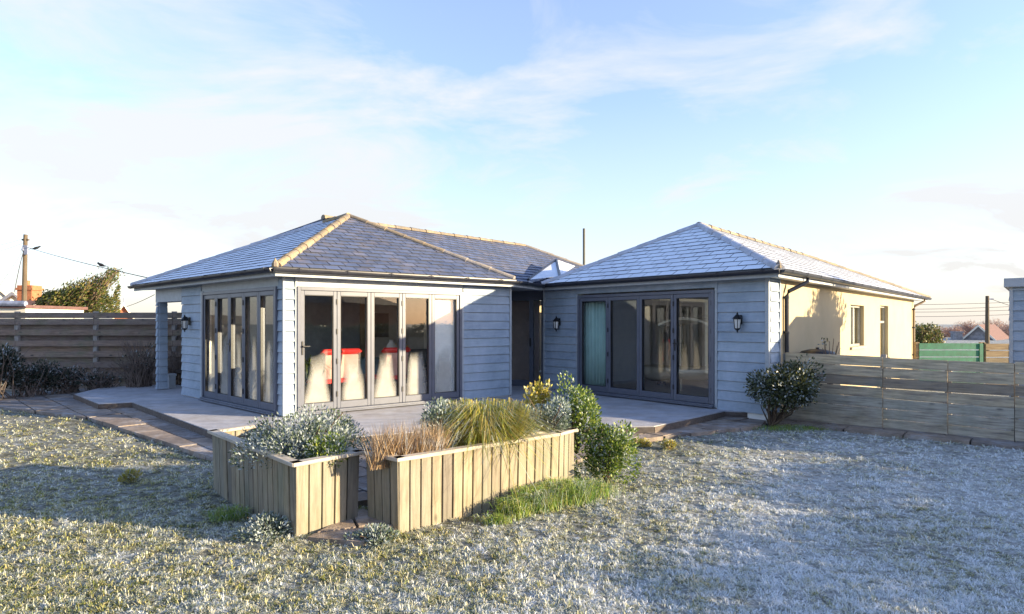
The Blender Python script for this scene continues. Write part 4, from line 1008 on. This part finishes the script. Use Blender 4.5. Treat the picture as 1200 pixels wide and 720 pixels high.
# ------------------------------------------------------------------ things outside the garden, left
def uprightpole(name, px, y0, y1, Yd, r, label, mat='pole', lean=0):
    a, b = at(px, y1, Yd), at(px + lean, y0, Yd); t = thing(name, (a.x, a.y, 0), 0, label, 'utility pole'); a.z = 0
    MB().tube([a, b], [r * 1.15, r * .85], 10).build('shaft', mat, t); return t, b
t, b = uprightpole('utility_pole', 27, 275, 380, 30, .105, 'brown wooden utility pole rising behind the left fence', lean=3)
MB().box(b.x - .16, b.x + .16, b.y - .05, b.y + .05, b.z - .3, b.z - .22).build('crossarm', 'pole', t)
MB().box(b.x + .05, b.x + .22, b.y - .18, b.y - .1, b.z - 1.0, b.z - .55).tube([(b.x, b.y - .1, b.z - .55), (b.x, b.y - .2, b.z - .8)], .05).build('junction_box', 'lead', t)
def wire(a, b, sag, r, label, name='overhead_wire', grp=None):
    pts = []
    for k in range(25):
        u = k / 24; q = Vector(a).lerp(Vector(b), u); q.z -= sag * 4 * u * (1 - u); pts.append(q)
    return tag(MB().tube(pts, r, 5).build(name, 'wire'), label, 'cable', grp)
pb_ = at(32, 290, 30); we = v3(G0, ZE + .03) + Vector((.5, .7, .05)); ws = wire(pb_, at(172, 325.5, 15.2), .05, .012, 'thick cable running from the left pole down to the bungalow roof')
wire(at(30, 279, 30), at(-60, 297, 24), .1, .007, 'upper thin cable leaving the left pole towards the left edge')
wire(at(30, 284, 30), at(-60, 308, 24), .1, .007, 'lower thin cable leaving the left pole towards the left edge')
wire(at(29, 290, 30), at(17, 342, 29), -.15, .018, 'dark cable sagging steeply down beside the left pole')
wire(at(28, 292, 30), at(-14, 352, 29), .1, .006, 'thin stay wire slanting down left of the pole')
wire(at(181, 345.5, 14.9), at(120, 362, 28), .15, .008, 'thin cable under the roof corner reaching the windswept tree')
# birds
def bird(p, rz, label, s=1.0):
    t = thing('bird', p, rz, label, 'bird', 'black birds on cable and twigs'); L = tuple(p)
    prof = [(-.16, .012, .03), (-.09, .03, .05), (-.02, .052, .075), (.05, .055, .09), (.10, .035, .12), (.135, .036, .145), (.165, .022, .145), (.2, .004, .138)]
    MB().tube([(x * s, 0, z * s) for x, r, z in prof], [r * s for x, r, z in prof], 8).build('body', 'bird', t, L, rz, smooth=True)
    MB().poly([(-.14 * s, -.02, .05 * s), (-.14 * s, .02, .05 * s), (-.27 * s, .03, .01 * s), (-.27 * s, -.03, .01 * s)]).poly([(-.14 * s, -.02, .06 * s), (-.27 * s, -.03, .02 * s), (-.27 * s, .03, .02 * s), (-.14 * s, .02, .06 * s)]).build('tail', 'bird', t, L, rz)
def onwire(px):
    u = (px - 32) / (172 - 32)
    a, bb = pb_, at(172, 325.5, 15.2)
    for _ in range(30):
        q = a.lerp(bb, u); e = q.x / q.y * F + 600 - px; u = min(1, max(0, u - e / 300))
    q.z -= .05 * 4 * u * (1 - u); return q
bird(onwire(42), .2, 'black bird perched on the cable close to the left pole', 1.1)
bird(onwire(119), 2.9, 'black bird perched on the cable above the windswept tree', .9)
# windswept tree
Yt = 26; tr = at(70, 372, Yt); t = thing('windswept_tree', (tr.x, tr.y, 0), 0, 'windswept tree leaning right behind the left fence', 'tree')
trunk = MB(); trunk.tube([(tr.x - .3, tr.y, 0), (tr.x, tr.y, 1.2), (tr.x + .5, tr.y, 2.0)], [.2, .16, .12], 8).build('trunk', 'bark', t)
lim = MB(); tips = []
for k in range(95):
    sx0 = random.uniform(42, 112); yb = 366; f = (sx0 - 42) / 70
    p0 = at(sx0, random.uniform(352, 368), Yt + random.uniform(-.8, .8)); ang = random.uniform(.35, .75); ln = random.uniform(18, 52) * (.35 + .75 * f)
    ex = min(sx0 + ln * math.cos(ang) * 1.15, 139 + random.uniform(-4, 2)); ey = max(p0.z * 0 + 366 - (10 + 44 * min(1, (ex - 38) / 95)) + random.uniform(-2, 14), 316)
    e = at(ex, ey, p0.y); mid = p0.lerp(e, .5) + Vector((.0, 0, random.uniform(-.05, .2)))
    lim.tube([p0, mid, e], [.03, .02, .006], 4, False); tips.append((p0, mid, e))
lim.build('branches', 'twig', t)
pos = []; dr = []
for (p0, mid, e) in tips:
    top = (e.z > 3.35)
    for _ in range(30 if top else 120):
        u = random.uniform(.15, 1.0); q = p0.lerp(mid, u * 2) if u < .5 else mid.lerp(e, u * 2 - 1)
        pos.append(q + Vector((random.gauss(0, .1), random.gauss(0, .15), random.gauss(0, .07)))); dv = (e - p0).normalized(); dr.append(dv + Vector((random.gauss(0, .4), random.gauss(0, .4), random.gauss(0, .4))))
for _ in range(5500):
    px = random.uniform(42, 139); h = 366 - (6 + 26 * min(1, (px - 38) / 80)) * (.75 + .25 * math.sin(px * .33)); py = random.uniform(h, 368); q = at(px, py, Yt + random.uniform(-.9, .9)); pos.append(q); dr.append(Vector((1, random.gauss(0, .5), .5 + random.gauss(0, .4))))
leafmesh(np.array([tuple(q) for q in pos]), np.array([tuple(q) for q in dr]), .13, .05, 'crown', 'leaf_tree', t)
# left neighbours
def gable_house(name, apex, wpx, Yd, eave_y, depth, wallm, roofm, label, rz=0, base=0.0):
    a = at(apex[0], apex[1], Yd); hw = wpx / F * Yd / 2; ez = CAMZ - (eave_y - HOR) / F * Yd; t = thing(name, (a.x, a.y, base), rz, label, 'house'); L = (a.x, a.y, 0)
    MB().poly([(-hw, 0, base), (hw, 0, base), (hw, 0, ez), (0, 0, a.z - .06), (-hw, 0, ez)]).box(-hw, hw, .02, depth, base, ez).build('wall', wallm, t, L, rz)
    r = MB(); o = .25; th = .12; sl = (a.z - ez) / hw
    for s in (-1, 1):
        x1, z1 = s * (hw + o), ez - o * sl
        q = [(0, -o, a.z), (x1, -o, z1), (x1, depth + o, z1), (0, depth + o, a.z)]; r.hexa([(x, y, z - th) for x, y, z in q] + q)
    r.build('roof', roofm, t, L, rz)
    bg = MB()
    for s in (-1, 1):
        bg.hexa([(0, -o - .03, a.z - .22), (s * (hw + o), -o - .03, ez - o * sl - .2), (s * (hw + o), -o - .002, ez - o * sl - .2), (0, -o - .002, a.z - .22), (0, -o - .03, a.z + .01), (s * (hw + o), -o - .03, ez - o * sl + .01), (s * (hw + o), -o - .002, ez - o * sl + .01), (0, -o - .002, a.z + .01)])
    bg.build('barge_board', 'whitewall', t, L, rz); return t, a
t, a = gable_house('neighbour_house', (15, 342), 26, 38, 353, 8, 'whitewall', 'tile_dark', 'cream gabled house with dark roof behind the left fence', rz=.62)
c0 = at(35, 335, 37); c1 = at(35, 335, 37)
MB().box(c0.x - .45, c0.x + .42, c0.y - .4, c0.y + .4, 0, c0.z).box(c0.x - .52, c0.x + .5, c0.y - .47, c0.y + .47, c0.z - .28, c0.z - .15).lathe([(.12, 0), (.14, .3)], (c0.x - .15, c0.y, c0.z), 10).build('chimney', 'brick_orange', t)
gable_house('neighbour_house', (-4, 334), 32, 44, 352, 8, 'whitewall', 'tile_dark', 'dark roofed house at the far left edge', rz=.66)
t, a = gable_house('neighbour_house', (44, 352), 36, 33, 366, 6, 'whitewall', 'tile_orange', 'low clay tiled roof between pole and windswept tree', rz=1.2)
t, a = gable_house('distant_house', (145, 355), 20, 46, 372, 3, 'tile_orange', 'tile_orange', 'small pointed orange roof right of the windswept tree', rz=.56)
MB().tube([a, a + Vector((0, 0, .35))], .03).build('finial', 'lead', t)
a0 = at(-40, 353, 22); a1 = at(33, 353, 22); t = thing('flat_roof_garage', (a1.x, 22, 0), 0, 'flat roofed outbuilding with blue grey edge behind the left fence', 'outbuilding')
MB().box(a0.x, a1.x - .1, 22, 25, 0, a0.z - .25).build('wall', 'whitewall', t); MB().tube([(a0.x, 21.9, a0.z - .08), (a1.x, 21.9, a1.z - .1)], .1, 8).build('gutter', 'lead', t); MB().box(a0.x, a1.x, 21.9, 25.1, a0.z - .25, a0.z - .14).build('roof', 'tile_dark', t)

# border shrubs by the left fence
def wildbush(px0, px1, ytop, Yd, n, label, seed, mat='leaf_wild', tw=60, L=.07, W=.03):
    cx = (px0 + px1) / 2; q = at(cx, 0, Yd); hw = (px1 - px0) / 2 / F * Yd; zt = CAMZ - (ytop - HOR) / F * Yd; t = thing('border_shrub', (q.x, Yd, 0), 0, label, 'shrub')
    if n: mound((q.x, Yd, zt * .4), hw, .5, zt * .62, n, L, W, mat, 'foliage', t, seed=seed, lumps=16, sh=.8, zmin=0)
    n2 = tw; mb = MB()
    for k in range(n2):
        a = Vector((q.x + random.uniform(-.5, .5) * hw, Yd + random.uniform(-.3, .3), 0)); e = Vector((q.x + random.uniform(-1.1, 1.1) * hw, Yd + random.uniform(-.6, .4), zt * random.uniform(.5, 1.15)))
        m_ = a.lerp(e, .55) + Vector((random.uniform(-.15, .15), 0, .12)); mb.tube([a, m_, e], [.011, .007, .003], 4, False)
    mb.build('twigs', 'twiggrey' if 'twiggrey' in M else 'twig', t)
M['twiggrey'] = plain('greyish_bare_twigs', (.17, .13, .11), .9, var=.3)
wildbush(-40, 22, 402, 12.9, 5200, 'dense dark leafy shrub at the left edge below the fence', 51)
wildbush(15, 62, 420, 13.6, 3000, 'lower dark leafy shrub second from the left edge', 52)
wildbush(58, 100, 430, 14.2, 1800, 'low dark leafy shrub under the fence middle', 53, tw=80)
wildbush(95, 140, 432, 14.4, 500, 'sparse twiggy shrub with few leaves left of the porch', 54, tw=110)
wildbush(145, 183, 402, 14.6, 160, 'tall bare tangled twigs beside the porch post', 55, tw=170)
wildbush(196, 216, 405, 15.2, 0, 'bare twigs seen through the porch opening', 56, tw=70)
# log pile and bench in the porch
q = gnd(206, 455, DK); t = thing('log_store', (q.x, q.y + .6, DK), A.rz, 'dark low bench with logs under the porch roof', 'bench')
bm_ = MB(); bm_.box(-.5, .5, -.2, .2, .3, .36); bm_.build('shelf', 'tablewood', t, (q.x, q.y + .6, DK), A.rz)
for x in (-.45, .45): MB().box(x - .03, x + .03, -.18, .18, 0, .3).build('leg', 'tablewood', t, (q.x, q.y + .6, DK), A.rz)
lg = MB()
for k in range(9): lg.tube([(-.4 + (k % 5) * .19, -.17, .07 + .13 * (k // 5)), (-.4 + (k % 5) * .19, .17, .07 + .13 * (k // 5))], .062, 8)
lg.build('logs', 'bark', t, (q.x, q.y + .6, DK), A.rz)
q = gnd(198, 455.5, DK); tag(MB().box(-.07, .07, -.07, .07, 0, .30).box(-.085, .085, -.085, .085, .28, .33).build('white_crate', 'trim', None, (q.x, q.y + .1, DK), A.rz, .004), 'small pale upright box standing against the porch post', 'box')
# pale stone ornament in the border
q = gnd(165, 452, 0); tag(MB().lathe([(.10, 0), (.07, .25), (.05, .5), (.1, .62), (.14, .7), (.08, .78), (.02, .8)], (q.x, q.y, 0), 12).build('garden_ornament', 'stonepale' if 'stonepale' in M else 'trim'), 'pale stone ornament among twigs before the left fence', 'ornament')

# ------------------------------------------------------------------ right distance
t, a = gable_house('stone_house', (1147, 380.5), 38, 60, 401, 9, 'stone', 'tile_dark', 'grey stone gabled house beyond the tan fence panel', rz=-.8, base=-2)
c0 = at(1121, 389, 61); MB().box(c0.x - .35, c0.x + .35, c0.y - .35, c0.y + .35, -2, c0.z).box(c0.x - .42, c0.x + .42, c0.y - .42, c0.y + .42, c0.z - .1, c0.z + .05).build('chimney', 'stone', t)
t, b = uprightpole('utility_pole', 1157, 347, 402, 32, .095, 'slim grey brown utility pole in front of the stone house', lean=0)
MB().box(b.x - .03, b.x + .3, b.y - .05, b.y + .05, b.z - .2, b.z - .12).build('insulator_arm', 'lead', t)
for k, (ya, yb) in enumerate(((355, 352), (360.5, 357), (363.5, 361.5), (369, 366.5))):
    wire(at(1020, ya + 2, 45), at(1230, yb, 45), .12, .016, ['topmost', 'second highest', 'third highest', 'lowest'][k] + ' of the four level cables crossing the sky right', grp='cables crossing at right')
wire(at(1160, 350, 32), at(1200, 363, 31), .03, .012, 'short slanting cable from the right pole towards the shed')
def bare_tree(px, ytop, wpx, Yd, label, seed, mat='leaf_pink', n=2600, base=-1.0, tw='pinktwig'):
    r = random.Random(seed); q = at(px, ytop, Yd); hw = wpx / 2 / F * Yd; t = thing('bare_tree' if mat == 'leaf_pink' else 'green_tree', (q.x, Yd, base), 0, label, 'tree', 'far trees beyond the right fences')
    MB().tube([(q.x, Yd, base), (q.x + .1, Yd, q.z * .5)], [.22, .12], 7).build('trunk', 'bark', t); mb = MB()
    for k in range(150):
        an = r.uniform(-1, 1); a = Vector((q.x + r.uniform(-.2, .2) * hw, Yd + r.uniform(-.3, .3), r.uniform(base + .4, q.z * .5))); e = Vector((q.x + an * hw, Yd + r.uniform(-1, 1), base + (q.z - base) * math.sqrt(max(.1, 1 - an * an * .8)) * r.uniform(.72, 1.02)))
        m_ = a.lerp(e, .5) + Vector((r.uniform(-.2, .2), 0, .2)); mb.tube([a, m_, e], [.035, .02, .008], 3, False)
    mb.build('branches', tw, t)
    k = rng.normal(size=(n, 3)); k /= np.linalg.norm(k, axis=1, keepdims=True); k *= rng.uniform(.3, 1, (n, 1)) ** .5
    pos = np.array([q.x, Yd, (q.z + base) / 2]) + k * np.array([hw, 1.2, (q.z - base) / 2]) * (1 + .15 * np.sin(k[:, :1] * 9 + seed)); d = rng.normal(size=(n, 3)); d[:, 2] += 1.5
    leafmesh(pos, d, .28 if mat == 'leaf_pink' else .2, .035 if mat == 'leaf_pink' else .1, 'crown', mat, t)
bare_tree(1082, 380, 46, 48, 'olive green tree just right of the cream wall', 61, 'leaf_tree', 2600, tw='twig')
bare_tree(1112, 383, 44, 72, 'reddish bare tree behind the grey chimney', 62)
bare_tree(1135, 377, 40, 80, 'reddish bare tree behind the left slope of the stone house roof', 63)
bare_tree(1165, 375, 46, 78, 'tallest reddish bare tree behind the utility pole', 64)
bare_tree(1190, 380, 44, 70, 'reddish bare tree closest to the shed', 65)
bare_tree(1206, 381, 44, 66, 'reddish bare tree partly behind the shed', 66)
# black hood of a barbecue and bare twigs behind the plank fence
q = at(958, 412, 11.0); t = thing('barbecue', (q.x, 11.0, 0), 0, 'black kettle barbecue lid showing over the plank fence', 'barbecue')
MB().lathe([(.1, -.32), (.25, -.22), (.30, -.06), (.31, -.02), (.27, .03), (.14, .065), (.03, .075), (.03, .1)], (q.x, 11.0, q.z - .03), 20).build('kettle', 'black', t, smooth=True)
for k in range(3): MB().tube([(q.x + .15 * math.cos(k * 2.1), 11 + .15 * math.sin(k * 2.1), q.z - .3), (q.x + .3 * math.cos(k * 2.1), 11 + .3 * math.sin(k * 2.1), 0)], .012).build('leg', 'black', t)
q = at(972, 415, 10.6); t = thing('bare_sapling', (q.x, 10.6, 0), 0, 'thin bare twigs poking up over the plank fence', 'shrub'); mb = MB()
for (px, py) in ((965, 397), (967, 404), (972, 400), (977, 397), (981, 405), (985, 408), (983, 401), (964, 408)):
    e = at(px, py, 10.6); mb.tube([(q.x, 10.6, 0), (q.x + (e.x - q.x) * .4, 10.6, .9), e], [.012, .008, .004], 4, False)
mb.build('twigs', 'bark', t)
n = 26; e = at(966, 401, 10.6); leafmesh(np.array([tuple(e)]) + rng.normal(size=(n, 3)) * .035, rng.normal(size=(n, 3)), .05, .03, 'leaves', 'leaf_dark', t)

# ------------------------------------------------------------------ off to the right: what shades the lawn and shows in the glass
def hedge(a, b, H, w, label, n):
    t = thing('unseen_hedge', (a[0], a[1], 0), 0, label, 'hedge'); a, b = Vector(a), Vector(b); L = (b - a).length; d = (b - a) / L; nn = Vector((-d.y, d.x))
    MB().slab(a + d * .15, b - d * .15, w * .7, 0, H * .88).build('stems', 'bark', t)
    u = rng.uniform(0, L, n); s = rng.uniform(-1, 1, n); z = rng.uniform(0, 1, n); side = rng.integers(0, 3, n)
    hh = H * (1 + .045 * np.sin(u * 2.3) + .03 * np.sin(u * 5.1 + 1))
    off_ = np.where(side == 0, w / 2, np.where(side == 1, -w / 2, s * w / 2)); zz = np.where(side == 2, hh, z * hh) + rng.normal(size=n) * .05
    P_ = np.stack([a.x + d.x * u + nn.x * off_, a.y + d.y * u + nn.y * off_, zz], 1) + rng.normal(size=(n, 3)) * .05
    leafmesh(P_, rng.normal(size=(n, 3)), .10, .06, 'foliage', 'leaf_hedge', t); return t
def shade_tree(x, y, zc, r_, n, label):
    t = thing('garden_tree', (x, y, 0), 0, label, 'tree'); MB().tube([(x, y, 0), (x + .1, y, zc - r_ * .5), (x, y, zc)], [.14, .1, .05], 8).build('trunk', 'bark', t)
    stems((x, y, zc - r_ * .7), [(x + random.uniform(-1, 1) * r_, y + random.uniform(-1, 1) * r_ * .9, zc + random.uniform(-.5, .9) * r_) for _ in range(26)], .04, .01, 'bark', 'limbs', t)
    mound((x, y, zc), r_, r_, r_ * .9, n, .14, .08, 'leaf_hedge', 'crown', t, lumps=20, sh=.9, seed=77)
shade_tree(14.6, 10.9, 3.15, 1.35, 2600, 'small evergreen tree beyond the shed')
SUNAZ, SUNEL = (.977, -.212), 11.0
hedge((12.5, 7.4), (6.3, -1.9), 1.42, .9, 'unseen evergreen hedge added on the right to shade the lawn', 16000)  # unseen hedge, added and sized to cast the shade over the right-hand lawn
hedge((7.5, -5.5), (-13, -6), 2.2, .9, 'clipped evergreen hedge behind the lawn', 14000)
t = thing('neighbour_house', (27, -8, 0), 0, 'brick neighbour house beyond the hedge', 'house')
MB().box(24, 33, -13, -4, 0, 3.0).build('wall', 'brick_orange', t); MB().poly([(23.6, -13.4, 2.95), (33.4, -13.4, 2.95), (28.5, -8.5, 5)]).poly([(33.4, -13.4, 2.95), (33.4, -3.6, 2.95), (28.5, -8.5, 5)]).poly([(33.4, -3.6, 2.95), (23.6, -3.6, 2.95), (28.5, -8.5, 5)]).poly([(23.6, -3.6, 2.95), (23.6, -13.4, 2.95), (28.5, -8.5, 5)]).build('roof', 'tile_dark', t)

# ------------------------------------------------------------------ light, sky, camera
w = bpy.data.worlds.new('World'); bpy.context.scene.world = w; w.use_nodes = True; nt = w.node_tree; bg = nt.nodes['Background']
sky = nt.nodes.new('ShaderNodeTexSky'); sky.sky_type = 'NISHITA'; sky.sun_disc = False; sky.sun_elevation = math.radians(SUNEL); sky.sun_rotation = math.atan2(SUNAZ[0], SUNAZ[1])
sky.air_density = 1.0; sky.dust_density = .8; sky.ozone_density = 2.4; sky.altitude = 10
tc = nt.nodes.new('ShaderNodeTexCoord'); sp = nt.nodes.new('ShaderNodeSeparateXYZ'); nt.links.new(tc.outputs['Generated'], sp.inputs[0])
def cloudvec(sx, sy, z0):
    ad = N(nt, 'ShaderNodeMath', operation='ADD'); ad.inputs[1].default_value = z0; nt.links.new(sp.outputs[2], ad.inputs[0])
    cb = nt.nodes.new('ShaderNodeCombineXYZ')
    for k, s in ((0, sx), (1, sy)):
        dv = N(nt, 'ShaderNodeMath', operation='DIVIDE'); nt.links.new(sp.outputs[k], dv.inputs[0]); nt.links.new(ad.outputs[0], dv.inputs[1])
        mu = N(nt, 'ShaderNodeMath', operation='MULTIPLY'); mu.inputs[1].default_value = s; nt.links.new(dv.outputs[0], mu.inputs[0]); nt.links.new(mu.outputs[0], cb.inputs[k])
    return cb.outputs[0]
cv = cloudvec(1.0, 1.3, .22)
nz = N(nt, 'ShaderNodeTexNoise', Scale=1.5, Detail=10, Roughness=.6, Distortion=.6); nt.links.new(cv, nz.inputs['Vector'])
mpg = N(nt, 'ShaderNodeMapping'); mpg.inputs['Location'].default_value = (3.1, 1.7, 0); nt.links.new(cv, mpg.inputs[0]); nt.links.new(mpg.outputs[0], nz.inputs['Vector'])
def wm_(op, a, b, c=None):
    n = N(nt, 'ShaderNodeMath', operation=op)
    for k, q in enumerate((a, b, c)):
        if q is None: continue
        if hasattr(q, 'links'): nt.links.new(q, n.inputs[k])
        else: n.inputs[k].default_value = q
    return n.outputs[0]
ra, rb = wm_('DIVIDE', sp.outputs[0], sp.outputs[1]), wm_('DIVIDE', sp.outputs[2], sp.outputs[1])
def bank(a0, b0, wa, wb):
    ea = wm_('POWER', wm_('DIVIDE', wm_('SUBTRACT', ra, a0), wa), 2.0); eb = wm_('POWER', wm_('DIVIDE', wm_('SUBTRACT', rb, b0), wb), 2.0)
    return wm_('MAXIMUM', wm_('SUBTRACT', 1.0, wm_('ADD', ea, eb)), 0.0)
bk = wm_('ADD', bank(-.40, .25, .55, .20), wm_('MULTIPLY', bank(-.75, .42, .4, .2), .6)); bk = wm_('ADD', bk, wm_('MULTIPLY', bank(.75, .12, .35, .14), .7))
cl = ramp(nt, wm_('MULTIPLY_ADD', bk, .22, nz.outputs[0]), [(.50, 0.0), (.74, .95)])
hz_ = ramp(nt, sp.outputs[2], [(.0, .8), (.12, .5), (.45, .0)])
mx = N(nt, 'ShaderNodeMath', operation='MAXIMUM'); nt.links.new(wm_('MULTIPLY_ADD', cl, .82, .18), mx.inputs[0]); nt.links.new(hz_, mx.inputs[1])
zf_ = ramp(nt, sp.outputs[2], [(.45, 1.0), (.7, .12)]); m0 = N(nt, 'ShaderNodeMath', operation='MULTIPLY'); nt.links.new(mx.outputs[0], m0.inputs[0]); nt.links.new(zf_, m0.inputs[1])
CLOUD = mix(nt, ramp(nt, sp.outputs[2], [(.02, 0.0), (.22, 1.0)]), (1.80, 1.73, 1.66), (1.84, 1.89, 1.95))
skc = mix(nt, m0.outputs[0], mix(nt, 1.0, sky.outputs[0], (.96, .89, 1.0), 'MULTIPLY'), CLOUD)
nt.links.new(skc, bg.inputs[0]); bg.inputs[1].default_value = .15
sun = bpy.data.lights.new('sun', 'SUN'); sun.energy = 4.6; sun.angle = math.radians(.5); sun.color = (1, .81, .52)
so = bpy.data.objects.new('sun', sun); C.objects.link(so)
el = math.radians(SUNEL); dv = Vector((-SUNAZ[0] * math.cos(el), -SUNAZ[1] * math.cos(el), -math.sin(el))); so.rotation_euler = dv.to_track_quat('-Z', 'Y').to_euler(); so.location = (20, -5, 12)
cam = bpy.data.cameras.new('camera'); co = bpy.data.objects.new('camera', cam); C.objects.link(co); co.location = (0, 0, CAMZ); co.rotation_euler = (math.pi / 2, 0, 0)
cam.sensor_width = 36; cam.sensor_fit = 'HORIZONTAL'; cam.lens = 36 * F / 1200; cam.shift_y = (HOR - 360) / 1200; cam.clip_end = 2000; cam.clip_start = .05
sc = bpy.context.scene; sc.camera = co; sc.view_settings.view_transform = 'Standard'; sc.view_settings.look = 'None'; sc.view_settings.gamma = 1; sc.view_settings.exposure = 1.74
sc.cycles.max_bounces = 8; sc.cycles.transparent_max_bounces = 16
